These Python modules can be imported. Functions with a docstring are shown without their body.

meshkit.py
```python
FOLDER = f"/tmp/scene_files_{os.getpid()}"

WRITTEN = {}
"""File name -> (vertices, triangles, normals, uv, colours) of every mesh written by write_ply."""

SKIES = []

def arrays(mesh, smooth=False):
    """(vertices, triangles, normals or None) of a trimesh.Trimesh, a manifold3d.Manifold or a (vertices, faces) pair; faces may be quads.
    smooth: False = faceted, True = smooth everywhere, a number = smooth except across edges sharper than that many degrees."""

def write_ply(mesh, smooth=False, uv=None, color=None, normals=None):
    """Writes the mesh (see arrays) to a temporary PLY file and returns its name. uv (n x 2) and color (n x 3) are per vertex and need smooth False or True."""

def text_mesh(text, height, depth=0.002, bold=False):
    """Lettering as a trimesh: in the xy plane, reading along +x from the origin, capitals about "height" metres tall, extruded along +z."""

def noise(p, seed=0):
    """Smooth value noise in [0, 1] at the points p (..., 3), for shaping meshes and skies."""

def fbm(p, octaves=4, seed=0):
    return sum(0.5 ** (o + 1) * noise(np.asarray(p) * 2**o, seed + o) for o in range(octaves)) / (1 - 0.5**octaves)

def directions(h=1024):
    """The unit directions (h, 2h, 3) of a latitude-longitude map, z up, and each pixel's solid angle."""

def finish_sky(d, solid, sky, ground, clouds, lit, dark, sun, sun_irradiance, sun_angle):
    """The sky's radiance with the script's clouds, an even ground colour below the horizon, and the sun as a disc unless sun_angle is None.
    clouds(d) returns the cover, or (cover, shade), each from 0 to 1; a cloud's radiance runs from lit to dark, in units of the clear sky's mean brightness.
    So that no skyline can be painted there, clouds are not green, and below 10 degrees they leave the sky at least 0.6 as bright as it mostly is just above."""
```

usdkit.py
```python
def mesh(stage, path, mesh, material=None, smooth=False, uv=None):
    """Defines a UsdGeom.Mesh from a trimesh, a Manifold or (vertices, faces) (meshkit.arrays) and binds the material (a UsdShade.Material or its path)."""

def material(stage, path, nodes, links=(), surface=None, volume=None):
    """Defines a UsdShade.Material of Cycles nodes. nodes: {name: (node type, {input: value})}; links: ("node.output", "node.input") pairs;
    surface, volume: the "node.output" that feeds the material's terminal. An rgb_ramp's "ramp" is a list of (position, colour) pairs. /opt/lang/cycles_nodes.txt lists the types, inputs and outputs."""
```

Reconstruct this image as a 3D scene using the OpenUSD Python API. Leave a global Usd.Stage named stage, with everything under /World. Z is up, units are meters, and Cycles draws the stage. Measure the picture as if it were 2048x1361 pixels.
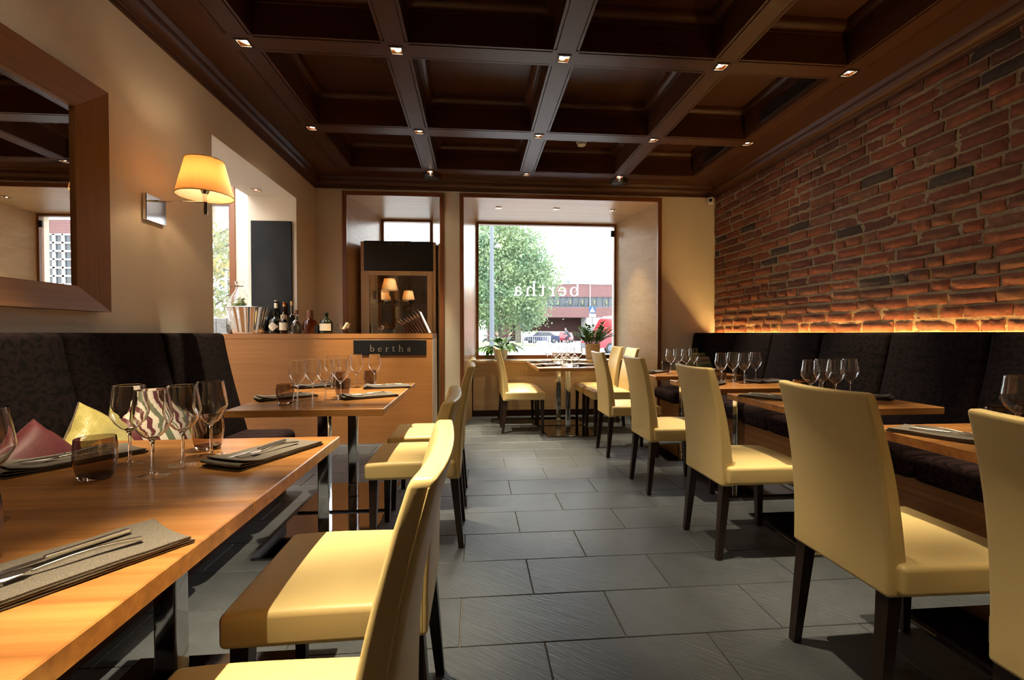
import math, random, numpy as np, trimesh, usdkit, meshkit
import manifold3d as m3
from shapely.geometry import Polygon, LineString, Point, box as sbox
from shapely import affinity
from shapely.ops import unary_union
from pxr import Usd, UsdGeom, UsdLux, UsdShade, Gf, Sdf

stage = Usd.Stage.CreateInMemory()
UsdGeom.SetStageUpAxis(stage, 'Z')
UsdGeom.SetStageMetersPerUnit(stage, 1.0)
UsdGeom.Xform.Define(stage, '/World')
UsdGeom.Scope.Define(stage, '/World/Looks')
random.seed(7)
R = np.random.default_rng(7)

# ------------------------------------------------------------------ camera, sky, exposure
F, YAW, PITCH, ROLL, EYE = 891.58, 0.0825, -0.0147, -0.0011, 1.15
cam = UsdGeom.Camera.Define(stage, '/World/camera')
cam.CreateHorizontalApertureAttr(36.0)
cam.CreateFocalLengthAttr(36.0 * F / 2048)
cam.CreateClippingRangeAttr(Gf.Vec2f(0.03, 2000))
EXPOSURE = 0.0
cam.CreateExposureAttr(EXPOSURE)
_cy, _sy, _cp, _sp = math.cos(YAW), math.sin(YAW), math.cos(PITCH), math.sin(PITCH)
_fw = np.array([_sy * _cp, _cy * _cp, _sp]); _rt = np.array([_cy, -_sy, 0]); _up = np.cross(_rt, _fw)
_r = math.cos(ROLL) * _rt + math.sin(ROLL) * _up; _u = -math.sin(ROLL) * _rt + math.cos(ROLL) * _up
cam.AddTransformOp().Set(Gf.Matrix4d(*_r, 0, *_u, 0, *(-_fw), 0, 0, 0, EYE, 1))

SKY = 2.9                       # overcast, even white
dome = UsdLux.DomeLight.Define(stage, '/World/overcast_sky')
dome.CreateIntensityAttr(SKY)
dome.CreateColorAttr(Gf.Vec3f(0.95, 0.99, 1.03))

SPOT = 255.0
SPOT_COLOR = (1.0, 0.85, 0.57)
SCONCE = 1.25
LED = 135.0
BULB = 40.0

# ------------------------------------------------------------------ materials
def mat(name, nodes, links, surface):
    return usdkit.material(stage, '/World/Looks/' + name, nodes, links, surface=surface)

def plain(name, color, rough=0.5, **kw):
    return mat(name, {'p': ('principled_bsdf', dict(base_color=color, roughness=rough, **kw))}, [], 'p.BSDF')

def wood(name, c1, c2, axis='x', fine=55, along=1.6, rough=0.4, coat=0.0, bump=0.15, tone=0.35, spec=0.5, lo=.3, hi=.85):
    s = {'x': (along, fine, fine), 'y': (fine, along, fine), 'z': (fine, fine, along)}[axis]
    s2 = tuple(v * 0.13 for v in s)
    n = {'t': ('texture_coordinate', {}),
         'm': ('mapping', {'scale': s}), 'm2': ('mapping', {'scale': s2}),
         'n': ('noise_texture', {'scale': 1.0, 'detail': 5, 'roughness': 0.6, 'distortion': 0.4}),
         'n2': ('noise_texture', {'scale': 1.0, 'detail': 3, 'roughness': 0.5, 'distortion': 1.2}),
         'a': ('math', {'math_type': 'multiply_add', 'value2': tone}),
         'r': ('rgb_ramp', {'ramp': [(lo, c1), (hi, c2)]}),
         'k': ('math', {'math_type': 'multiply', 'value2': 1 - tone}),
         'b': ('bump', {'strength': bump, 'distance': 0.002}),
         'p': ('principled_bsdf', dict(roughness=rough, coat_weight=coat, coat_roughness=0.15, specular_ior_level=spec))}
    l = [('t.object', 'm.vector'), ('t.object', 'm2.vector'), ('m.vector', 'n.vector'), ('m2.vector', 'n2.vector'),
         ('n.fac', 'k.value1'), ('n2.fac', 'a.value1'), ('k.value', 'a.value3'), ('a.value', 'r.fac'), ('r.color', 'p.base_color'),
         ('n.fac', 'b.height'), ('b.normal', 'p.normal')]
    return mat(name, n, l, 'p.BSDF')

def mottled(name, c1, c2, scale, rough=0.6, bump=0.2, dist=0.003, detail=4, stretch=(1, 1, 1), rot=(0, 0, 0), **kw):
    n = {'t': ('texture_coordinate', {}), 'm': ('mapping', {'scale': stretch, 'rotation': rot}),
         'n': ('noise_texture', {'scale': scale, 'detail': detail, 'roughness': 0.6}),
         'r': ('rgb_ramp', {'ramp': [(0.3, c1), (0.7, c2)]}), 'b': ('bump', {'strength': bump, 'distance': dist}),
         'p': ('principled_bsdf', dict(roughness=rough, **kw))}
    l = [('t.object', 'm.vector'), ('m.vector', 'n.vector'), ('n.fac', 'r.fac'), ('r.color', 'p.base_color'), ('n.fac', 'b.height'), ('b.normal', 'p.normal')]
    return mat(name, n, l, 'p.BSDF')

M = {}
M['wall'] = mottled('cream_plaster', (.70, .60, .48), (.74, .64, .51), 60, .85, .05, .001)
M['ceil_white'] = plain('white_soffit', (.72, .70, .67), .8)
for ax in 'xy':
    M['dark_' + ax] = wood('dark_ceiling_wood_' + ax, (.040, .013, .005), (.085, .028, .012), ax, 60, 2.0, .42, .0, .1, spec=.32)
    M['cherry_' + ax] = wood('cherry_table_wood_' + ax, (.25, .092, .023), (.53, .24, .068), ax, 46, .9, .30, .15, .05, .5, lo=.36, hi=.66)
    M['oak_' + ax] = wood('oak_veneer_' + ax, (.46, .29, .145), (.65, .46, .27), ax, 48, 1.1, .30, .0, .08, .45)
M['oak_z'] = wood('oak_veneer_z', (.46, .29, .145), (.65, .46, .27), 'z', 48, 1.1, .30, .0, .08, .45)
M['counter_wood'] = wood('counter_veneer', (.29, .115, .033), (.42, .185, .06), 'x', 60, 1.5, .38, .0, .06, .45)
M['trim_z'] = wood('reddish_trim_z', (.17, .055, .016), (.27, .095, .03), 'z', 60, 1.5, .38)
M['trim_x'] = wood('reddish_trim_x', (.17, .055, .016), (.27, .095, .03), 'x', 60, 1.5, .38)
M['frame_y'] = wood('mirror_frame_wood_y', (.18, .070, .015), (.32, .135, .034), 'y', 70, 2.0, .45)
M['frame_z'] = wood('mirror_frame_wood_z', (.18, .070, .015), (.32, .135, .034), 'z', 70, 2.0, .45)
M['leg'] = wood('dark_leg_wood', (.016, .007, .004), (.035, .014, .008), 'z', 60, 2, .35)
M['leather'] = mottled('cream_leather', (.73, .535, .225), (.77, .575, .255), 220, .42, .06, .0006)
M['chrome'] = plain('polished_chrome', (.75, .75, .76), .07, metallic=1.0)
M['steel'] = plain('brushed_steel', (.66, .64, .61), .24, metallic=1.0)
M['black_chrome'] = plain('black_mirror_steel', (.20, .19, .19), .06, metallic=1.0)
M['copper'] = plain('copper_reflector', (.85, .45, .22), .15, metallic=1.0)
M['black'] = plain('black_board', (.008, .008, .009), .35)
M['chalk'] = mottled('slate_black', (.004, .004, .0045), (.008, .008, .0085), 30, .6, .05, specular_ior_level=.25)
M['iron'] = plain('dark_iron', (.02, .018, .016), .5)
M['mirror'] = plain('mirror_glass', (.93, .93, .92), .0, metallic=1.0)
M['white'] = plain('white_plastic', (.75, .75, .73), .45)
M['dark_plastic'] = plain('brown_black_plastic', (.02, .014, .012), .5)
M['ceramic'] = plain('white_glazed_ceramic', (.78, .76, .72), .25)
M['soil'] = mottled('potting_soil', (.03, .02, .012), (.07, .045, .03), 60, .9, .5, .01)
M['basket'] = mottled('paper_wrap', (.40, .26, .15), (.62, .46, .30), 40, .7, .5, .01)
M['letter'] = mat('white_window_film', {'d': ('diffuse_bsdf', {'color': (.9, .9, .9)}), 't': ('translucent_bsdf', {'color': (.95, .95, .95)}), 'x': ('mix_closure', {'fac': .8})}, [('d.BSDF', 'x.closure1'), ('t.BSDF', 'x.closure2')], 'x.closure')
M['metal_letter'] = plain('pewter_lettering', (.42, .34, .28), .35, metallic=.6)
M['wine_letter'] = plain('grey_lettering', (.10, .10, .09), .5)
M['linen'] = mottled('grey_linen', (.075, .060, .047), (.20, .165, .13), 900, .9, .5, .0008, stretch=(1, .25, 1))
M['linen_dark'] = mottled('dark_linen', (.07, .06, .055), (.16, .14, .125), 900, .9, .5, .0008, stretch=(1, .25, 1))
M['paper'] = plain('label_paper', (.62, .52, .38), .7)
M['paper_white'] = plain('white_paper', (.82, .83, .86), .6)
M['menu'] = mottled('brown_menu_leather', (.09, .035, .018), (.15, .06, .03), 90, .5, .1)
M['cork'] = plain('cork_brown', (.20, .07, .03), .6)
M['gold_foil'] = plain('gold_foil', (.70, .42, .16), .35, metallic=.8)

def damask(name, dark, light, sy=3.0):
    """Woven floral: mirrored waves give leaf-like medallions, a fine weave breaks them up."""
    n = {'t': ('texture_coordinate', {}), 's': ('separate_xyz', {}),
         'yy': ('math', {'math_type': 'pingpong', 'value2': .155}), 'zz': ('math', {'math_type': 'pingpong', 'value2': .19}),
         'c': ('combine_xyz', {}), 'w': ('noise_texture', {'scale': 15, 'detail': 2.5, 'roughness': .55, 'distortion': 1.6}),
         'r': ('rgb_ramp', {'ramp': [(0.44, dark), (0.52, light), (0.60, light), (0.66, dark)]}),
         'nn': ('noise_texture', {'scale': 500, 'detail': 2}), 'b': ('bump', {'strength': .3, 'distance': .001}),
         'p': ('principled_bsdf', dict(roughness=.9, specular_ior_level=.06))}
    l = [('t.object', 's.vector'), ('s.y', 'yy.value1'), ('s.z', 'zz.value1'), ('yy.value', 'c.y'), ('zz.value', 'c.z'),
         ('c.vector', 'w.vector'), ('w.fac', 'r.fac'), ('r.color', 'p.base_color'),
         ('nn.fac', 'b.height'), ('b.normal', 'p.normal')]
    return mat(name, n, l, 'p.BSDF')
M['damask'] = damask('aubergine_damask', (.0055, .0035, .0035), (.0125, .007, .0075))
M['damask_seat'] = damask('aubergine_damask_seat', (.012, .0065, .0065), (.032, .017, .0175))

def clear_glass(name, color=(1, 1, 1), rough=0.0, ior=1.45):
    return mat(name, {'p': ('principled_bsdf', dict(base_color=color, roughness=rough, ior=ior, transmission_weight=1.0))}, [], 'p.BSDF')
M['glass'] = clear_glass('wine_glass', (.985, .985, .985))
M['smoke'] = clear_glass('smoky_tumbler_glass', (.55, .48, .45))
M['amber'] = clear_glass('amber_tumbler_glass', (.70, .58, .49))
M['bottle_clear'] = clear_glass('clear_bottle_glass', (.93, .95, .92))
M['bottle_amber'] = clear_glass('amber_spirit', (.55, .14, .03))
M['bottle_dark'] = plain('black_bottle_glass', (.006, .007, .006), .08)
M['bottle_green'] = plain('green_black_bottle', (.012, .015, .007), .1)
M['pane'] = mat('window_pane', {'f': ('fresnel', {'IOR': 1.45}), 't': ('transparent_bsdf', {'color': (.96, .97, .96)}), 'g': ('glossy_bsdf', {'color': (.9, .9, .9), 'roughness': 0.0}), 'x': ('mix_closure', {})},
                [('f.fac', 'x.fac'), ('t.BSDF', 'x.closure1'), ('g.BSDF', 'x.closure2')], 'x.closure')
def thin(name, tint):
    return mat(name, {'f': ('layer_weight', {'blend': .5}), 'w': ('math', {'math_type': 'power', 'value2': 4.0}), 'a': ('math', {'math_type': 'multiply_add', 'value2': .75, 'value3': .025}),
                      't': ('transparent_bsdf', {'color': tint}), 'g': ('glossy_bsdf', {'color': (1, 1, 1), 'roughness': 0.0}), 'x': ('mix_closure', {})},
               [('f.facing', 'w.value1'), ('w.value', 'a.value1'), ('a.value', 'x.fac'), ('t.BSDF', 'x.closure1'), ('g.BSDF', 'x.closure2')], 'x.closure')
M['thin_glass'] = thin('thin_crystal', (.985, .985, .985))
M['thin_smoke'] = thin('thin_smoky_glass', (.70, .64, .62))
M['thin_amber'] = thin('thin_brown_glass', (.74, .63, .54))
M['thin_grey'] = thin('thin_grey_glass', (.86, .87, .88))
def emit(name, color, strength):
    return mat(name, {'e': ('emission', {'color': color, 'strength': strength})}, [], 'e.emission')
M['cabinet_pane'] = mat('reflective_cabinet_pane', {'t': ('transparent_bsdf', {'color': (.72, .70, .66)}), 'g': ('glossy_bsdf', {'color': (.95, .93, .9), 'roughness': 0.0}), 'x': ('mix_closure', {'fac': .30})}, [('t.BSDF', 'x.closure1'), ('g.BSDF', 'x.closure2')], 'x.closure')
M['bulb'] = emit('halogen_bulb', (1.0, .80, .55), BULB)
M['led'] = emit('amber_led_strip', (1.0, .60, .19), LED)
M['shade'] = mat('pleated_cream_shade', {'d': ('diffuse_bsdf', {'color': (.66, .54, .38)}), 't': ('translucent_bsdf', {'color': (.50, .235, .065)}), 'x': ('mix_closure', {'fac': .5})},
                 [('d.BSDF', 'x.closure1'), ('t.BSDF', 'x.closure2')], 'x.closure')
M['tail'] = plain('headlamp_white', (.8, .8, .8), .2)

def leafmat(name, c1, c2, scale, tr=.45):
    return mat(name, {'o': ('texture_coordinate', {}), 'n': ('noise_texture', {'scale': scale, 'detail': 3}), 'r': ('rgb_ramp', {'ramp': [(.35, c1), (.65, c2)]}),
                      'p': ('principled_bsdf', {'roughness': .4}), 't': ('translucent_bsdf', {}), 'x': ('mix_closure', {'fac': tr})},
               [('o.object', 'n.vector'), ('n.fac', 'r.fac'), ('r.color', 'p.base_color'), ('r.color', 't.color'), ('p.BSDF', 'x.closure1'), ('t.BSDF', 'x.closure2')], 'x.closure')
M['leaf_lily'] = leafmat('peace_lily_leaf', (.07, .20, .035), (.16, .34, .07), 6, .4)
M['leaf_zz'] = leafmat('dark_glossy_leaf', (.05, .15, .03), (.12, .27, .06), 6, .35)
M['leaf_tree'] = leafmat('linden_leaf', (.115, .20, .12), (.26, .33, .16), .55)
M['leaf_autumn'] = leafmat('autumn_linden_leaf', (.13, .21, .12), (.36, .30, .12), .6)
M['leaf_moss'] = leafmat('terrarium_leaf', (.18, .28, .05), (.40, .52, .11), 14)
M['bark'] = mottled('grey_bark', (.06, .05, .04), (.14, .12, .10), 6, .9, .6, .03)

# floor tiles, bricks: a few variants each
M['grout'] = mottled('tile_grout', (.15, .125, .095), (.20, .165, .125), 90, .9, .2, .002)
TILE = []
for k in range(4):
    g = (.062, .069, .058, .065)[k]
    n = {'t': ('texture_coordinate', {}), 'm0': ('mapping', {'rotation': (0, 0, .50 + .06 * k)}), 'm': ('mapping', {'scale': (7, 75, 30), 'location': (k * 3.7, k, 0)}),
         'n': ('noise_texture', {'scale': 1.0, 'detail': 4, 'roughness': .65, 'distortion': .6}), 'n2': ('noise_texture', {'scale': 9, 'detail': 4}),
         'r': ('rgb_ramp', {'ramp': [(.25, (g * .70, g * .77, g * .86)), (.75, (g * .98, g * 1.07, g * 1.20))]}),
         'b': ('bump', {'strength': .75, 'distance': .004}), 'p': ('principled_bsdf', {'roughness': .46, 'specular_ior_level': .5})}
    TILE.append(mat('slate_tile_%d' % k, n, [('t.object', 'm0.vector'), ('m0.vector', 'm.vector'), ('m.vector', 'n.vector'), ('t.object', 'n2.vector'), ('n2.fac', 'r.fac'), ('r.color', 'p.base_color'), ('n.fac', 'b.height'), ('b.normal', 'p.normal')], 'p.BSDF'))
BRICK = []
for k, c in enumerate([(.30, .085, .038), (.26, .075, .036), (.33, .11, .05), (.21, .062, .034), (.28, .12, .06), (.17, .06, .036), (.24, .09, .05), (.085, .055, .045)]):
    BRICK.append(mottled('brick_%d' % k, tuple(v * .48 for v in c), tuple(v * .84 for v in c), 26, .9, .8, .008, 6))
M['mortar'] = mottled('sandy_mortar', (.235, .175, .105), (.39, .30, .19), 55, .92, .8, .006, 6)

# ------------------------------------------------------------------ mesh helpers
def cat(ms):
    return trimesh.util.concatenate([m for m in ms])

def tm(mf):
    m = mf.to_mesh()
    return trimesh.Trimesh(np.array(m.vert_properties[:, :3]), np.array(m.tri_verts), process=False)

def box(x0, x1, y0, y1, z0, z1):
    m = trimesh.creation.box([x1 - x0, y1 - y0, z1 - z0]); m.apply_translation([(x0 + x1) / 2, (y0 + y1) / 2, (z0 + z1) / 2]); return m

def hull(pts):
    return tm(m3.Manifold.hull_points(np.asarray(pts, float)))

def cbox(x0, x1, y0, y1, z0, z1, c=.004):
    """Box with chamfered edges."""
    P = []
    for X, sx in ((x0, 1), (x1, -1)):
        for Y, sy in ((y0, 1), (y1, -1)):
            for Z, sz in ((z0, 1), (z1, -1)):
                P += [(X, Y + sy * c, Z + sz * c), (X + sx * c, Y, Z + sz * c), (X + sx * c, Y + sy * c, Z)]
    return hull(P)

def superbox(lx, ly, lz, r, n=(6, 6, 4), k=3):
    """Rounded box about the origin, gridded so that it can be bent."""
    def axis(l, m):
        h = l / 2
        a = h - r + r * np.sin(np.linspace(0, np.pi / 2, k + 1))[1:]
        mid = np.linspace(-(h - r), h - r, m + 1)
        return np.concatenate([-a[::-1], mid, a])
    A = [axis(lx, n[0]), axis(ly, n[1]), axis(lz, n[2])]
    H = np.array([lx, ly, lz]) / 2
    V, Fc, base = [], [], 0
    for ax in range(3):
        u, v = [i for i in range(3) if i != ax]
        for s in (-1, 1):
            U, W = np.meshgrid(A[u], A[v], indexing='ij')
            P = np.zeros(U.shape + (3,)); P[..., u] = U; P[..., v] = W; P[..., ax] = s * H[ax]
            inn = np.clip(P, -(H - r), H - r); d = P - inn
            L = np.linalg.norm(d, axis=-1, keepdims=True)
            P = inn + d / np.maximum(L, 1e-9) * r
            nu, nv = U.shape
            idx = np.arange(nu * nv).reshape(nu, nv) + base
            q = np.stack([idx[:-1, :-1], idx[1:, :-1], idx[1:, 1:], idx[:-1, 1:]], -1).reshape(-1, 4)
            flip = (s > 0) == (ax == 1)
            if flip: q = q[:, ::-1]
            V.append(P.reshape(-1, 3)); Fc.append(q); base += nu * nv
    V, Q = np.vstack(V), np.vstack(Fc)
    m = trimesh.Trimesh(V, np.vstack([Q[:, [0, 1, 2]], Q[:, [0, 2, 3]]]), process=False)
    m.merge_vertices(digits_vertex=6)
    return m

def cyl(p0, p1, r0, r1=None, n=16):
    r1 = r0 if r1 is None else r1
    p0, p1 = np.array(p0, float), np.array(p1, float)
    d = p1 - p0; L = np.linalg.norm(d); d /= L
    a = np.cross(d, [0, 0, 1] if abs(d[2]) < .9 else [1, 0, 0]); a /= np.linalg.norm(a); b = np.cross(d, a)
    t = np.linspace(0, 2 * np.pi, n, endpoint=False)
    c = np.cos(t)[:, None] * a + np.sin(t)[:, None] * b
    V = np.vstack([p0 + r0 * c, p1 + r1 * c, [p0], [p1]])
    f = []
    for i in range(n):
        j = (i + 1) % n
        f += [[i, j, n + j], [i, n + j, n + i], [2 * n, j, i], [2 * n + 1, n + i, n + j]]
    return trimesh.Trimesh(V, f, process=False)

def lathe(prof, n=32):
    """prof: (r, z) from the axis outwards and back: a closed outline about the z axis."""
    p = np.array(prof, float); m = len(p)
    t = np.linspace(0, 2 * np.pi, n, endpoint=False)
    V = np.stack([p[None, :, 0] * np.cos(t)[:, None], p[None, :, 0] * np.sin(t)[:, None], np.repeat(p[None, :, 1], n, 0)], -1).reshape(-1, 3)
    f = []
    for i in range(n):
        j = (i + 1) % n
        for k in range(m - 1):
            a, b, c, d = i * m + k, j * m + k, j * m + k + 1, i * m + k + 1
            if p[k, 0] > 1e-9: f.append([a, b, d] if p[k + 1, 0] < 1e-9 else [a, b, c])
            if p[k + 1, 0] > 1e-9: f.append([a, c, d])
    f = np.array(f)
    mm = trimesh.Trimesh(V, f, process=False); mm.merge_vertices(digits_vertex=7)
    return mm

def tube(pts, r, n=8):
    p = np.asarray(pts, float); r = np.broadcast_to(r, (len(p),))
    t = np.gradient(p, axis=0); t /= np.linalg.norm(t, axis=1, keepdims=True) + 1e-12
    a = np.cross(t[0], [0, 0, 1] if abs(t[0][2]) < .9 else [1, 0, 0]); a /= np.linalg.norm(a)
    V = []
    for i in range(len(p)):
        a = a - t[i] * (a @ t[i]); a /= np.linalg.norm(a); b = np.cross(t[i], a)
        g = np.linspace(0, 2 * np.pi, n, endpoint=False)
        V.append(p[i] + r[i] * (np.cos(g)[:, None] * a + np.sin(g)[:, None] * b))
    V = np.vstack(V + [p[:1], p[-1:]]); f = []
    for i in range(len(p) - 1):
        for j in range(n):
            k = (j + 1) % n
            f += [[i * n + j, i * n + k, (i + 1) * n + k], [i * n + j, (i + 1) * n + k, (i + 1) * n + j]]
    e = len(p) * n
    for j in range(n):
        k = (j + 1) % n
        f += [[e, k, j], [e + 1, (len(p) - 1) * n + j, (len(p) - 1) * n + k]]
    return trimesh.Trimesh(V, f, process=False)

def ext(poly, h):
    return cat([trimesh.creation.extrude_polygon(g, h, engine='earcut') for g in getattr(poly, 'geoms', [poly]) if g.area > 1e-10])

def place(m, M3, t=(0, 0, 0)):
    """Columns of M3 are where local x, y, z go."""
    m = m.copy(); T = np.eye(4); T[:3, :3] = np.array(M3, float).T; T[:3, 3] = t
    m.apply_transform(T); return m

def prism(pts, axis, a, b):
    """Outline in the plane across an axis, run from a to b. axis y: outline is (x, z); axis x: (y, z); axis z: (x, y)."""
    P = pts if hasattr(pts, 'area') else Polygon(pts)
    m = ext(P, b - a); v = m.vertices.copy()
    if axis == 'y': w = np.stack([v[:, 0], v[:, 2] + a, v[:, 1]], 1); f = m.faces[:, ::-1]
    elif axis == 'x': w = np.stack([v[:, 2] + a, v[:, 0], v[:, 1]], 1); f = m.faces
    else: w = np.stack([v[:, 0], v[:, 1], v[:, 2] + a], 1); f = m.faces
    return trimesh.Trimesh(w, f, process=False)

def rotz(m, a):
    m = m.copy(); m.apply_transform(trimesh.transformations.rotation_matrix(a, [0, 0, 1])); return m
def rotx(m, a):
    m = m.copy(); m.apply_transform(trimesh.transformations.rotation_matrix(a, [1, 0, 0])); return m
def roty(m, a):
    m = m.copy(); m.apply_transform(trimesh.transformations.rotation_matrix(a, [0, 1, 0])); return m
def mv(m, *t):
    m = m.copy(); m.apply_translation(t); return m

# ------------------------------------------------------------------ scene helpers
_used = {}
def numbered(parent, name):
    k = (parent, name); n = _used.get(k, 0); _used[k] = n + 1
    return name if n == 0 else '%s_%03d' % (name, n)

def keys(p, label=None, category=None, group=None, kind=None):
    for k, v in (('label', label), ('category', category), ('group', group), ('kind', kind)):
        if v: p.SetCustomDataByKey(k, v)
    return p

def obj(name, mesh, material, parent=None, smooth=35, **kw):
    base = str(parent.GetPath()) if parent is not None else '/World'
    g = usdkit.mesh(stage, base + '/' + numbered(base, name), mesh, M[material] if isinstance(material, str) else material, smooth=smooth)
    return keys(g.GetPrim(), **kw)

def thing(name, label=None, category=None, loc=(0, 0, 0), rot=0.0, group=None, kind=None):
    x = UsdGeom.Xform.Define(stage, '/World/' + numbered('/World', name))
    x.AddTranslateOp().Set(Gf.Vec3d(*map(float, loc))); x.AddRotateZOp().Set(math.degrees(rot))
    return keys(x.GetPrim(), label, category, group, kind)

def struct(name):
    return thing(name, kind='structure')

_proto = {}
def copies(key, name, make, label, category, loc, rot=0.0, group=None):
    """The first call builds the thing with make(prim); later calls reference it."""
    if key not in _proto:
        t = thing(name, label, category, loc, rot, group); make(t); _proto[key] = t; return t
    t = thing(name, label, category, loc, rot, group)
    t.GetReferences().AddInternalReference(_proto[key].GetPath()); t.SetInstanceable(True)
    return t

# ================================================================== ROOM SHELL
XL, XR, YF, YB = -1.918, 3.109, 5.57, -2.2
ZB, ZC = 3.02, 2.905
XI, YW = -2.42, 6.60             # inner face of the thick wall, glass plane

# ---- floor of slate tiles
fl = struct('floor')
obj('grout_bed', box(-5.2, 3.5, -2.4, 6.75, -.12, -.006), 'grout', fl)
tl, th, jt = .628, .304, .0035
rest, ncount = [], 0
def tile_mesh(x0, x1, y0, y1):
    a, b, z0, z1, c = jt / 2, .003, -.02, 0.0, .002
    return hull([(x, y, z0) for x in (x0 + a, x1 - a) for y in (y0 + a, y1 - a)] + [(x, y, z1 - c) for x in (x0 + a, x1 - a) for y in (y0 + a, y1 - a)]
                + [(x, y, z1) for x in (x0 + a + c, x1 - a - c) for y in (y0 + a + c, y1 - a - c)])
row = -13
while True:
    y0 = 1.934 + row * th * 1.0026
    if y0 > 6.2: break
    off = .255 if row % 2 == 0 else .568
    for i in range(-9, 7):
        x0 = off + i * tl; x1 = x0 + tl
        x0, x1 = max(x0, -4.9), min(x1, XR + .05)
        y1 = min(y0 + th * 1.0026, 6.3)
        if x1 - x0 < .03: continue
        m = tile_mesh(x0, x1, y0, y1)
        if x1 < -1.95 or y0 < .25:
            rest.append(m)
        else:
            o = obj('tile', mv(m, 0, 0, R.uniform(-.0006, .0006)), TILE[int(R.integers(4))], fl, smooth=False)
    row += 1
obj('tile_remainder', cat(rest), TILE[0], fl, smooth=False, kind='stuff')

# ---- plain walls
w = struct('wall_left')
obj('plaster', cat([box(XI, XL, YB, 3.452, 0, 3.0), box(XI, XL, 3.452, 5.0, 2.63, 3.0), box(-1.985, XL, 3.452, 5.0, 2.61, 2.63), box(XI, XL, 5.0, YF, 0, 3.0)]), 'wall', w, smooth=False)
w = struct('wall_far')
obj('plaster', cat([box(-5.0, -4.735, YF, 6.75, 0, 3.4), box(-2.87, -1.56, YF, 6.75, 0, 3.4), box(-.415, -.15, YF, 6.75, 0, 3.4), box(2.35, 3.45, YF, 6.75, 0, 3.4),
                    box(-4.735, -2.87, YF, 6.75, 2.90, 3.4), box(-1.56, -.415, YF, 6.75, 2.84, 3.4), box(-.15, 2.35, YF, 6.75, 2.845, 3.4)]), 'wall', w, smooth=False)
w = struct('wall_back')
obj('plaster', box(-5, 3.45, YB - .2, YB, 0, 3.4), 'wall', w, smooth=False)
w = struct('wall_annex')
obj('plaster', cat([box(-5.0, -4.8, 1.2, 3.2, 0, 3.2), box(-5.0, -4.8, 4.5, YF, 0, 3.2), box(-5.0, -4.8, 3.2, 4.5, 0, .85), box(-5.0, -4.8, 3.2, 4.5, 2.5, 3.2)]), 'wall', w, smooth=False)
obj('wood_panelling', box(-5.0, XI, 1.2, 1.4, 0, 3.2), 'counter_wood', w, smooth=False)
W4 = struct('window_4')
obj('window_frame', cat([box(-4.93, -4.85, 3.2, 3.25, .85, 2.5), box(-4.93, -4.85, 4.45, 4.5, .85, 2.5), box(-4.93, -4.85, 3.25, 4.45, .85, .90), box(-4.93, -4.85, 3.25, 4.45, 2.45, 2.5)]), 'trim_z', W4, smooth=False)
obj('pane', box(-4.895, -4.885, 3.25, 4.45, .90, 2.45), 'pane', W4, smooth=False)

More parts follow.
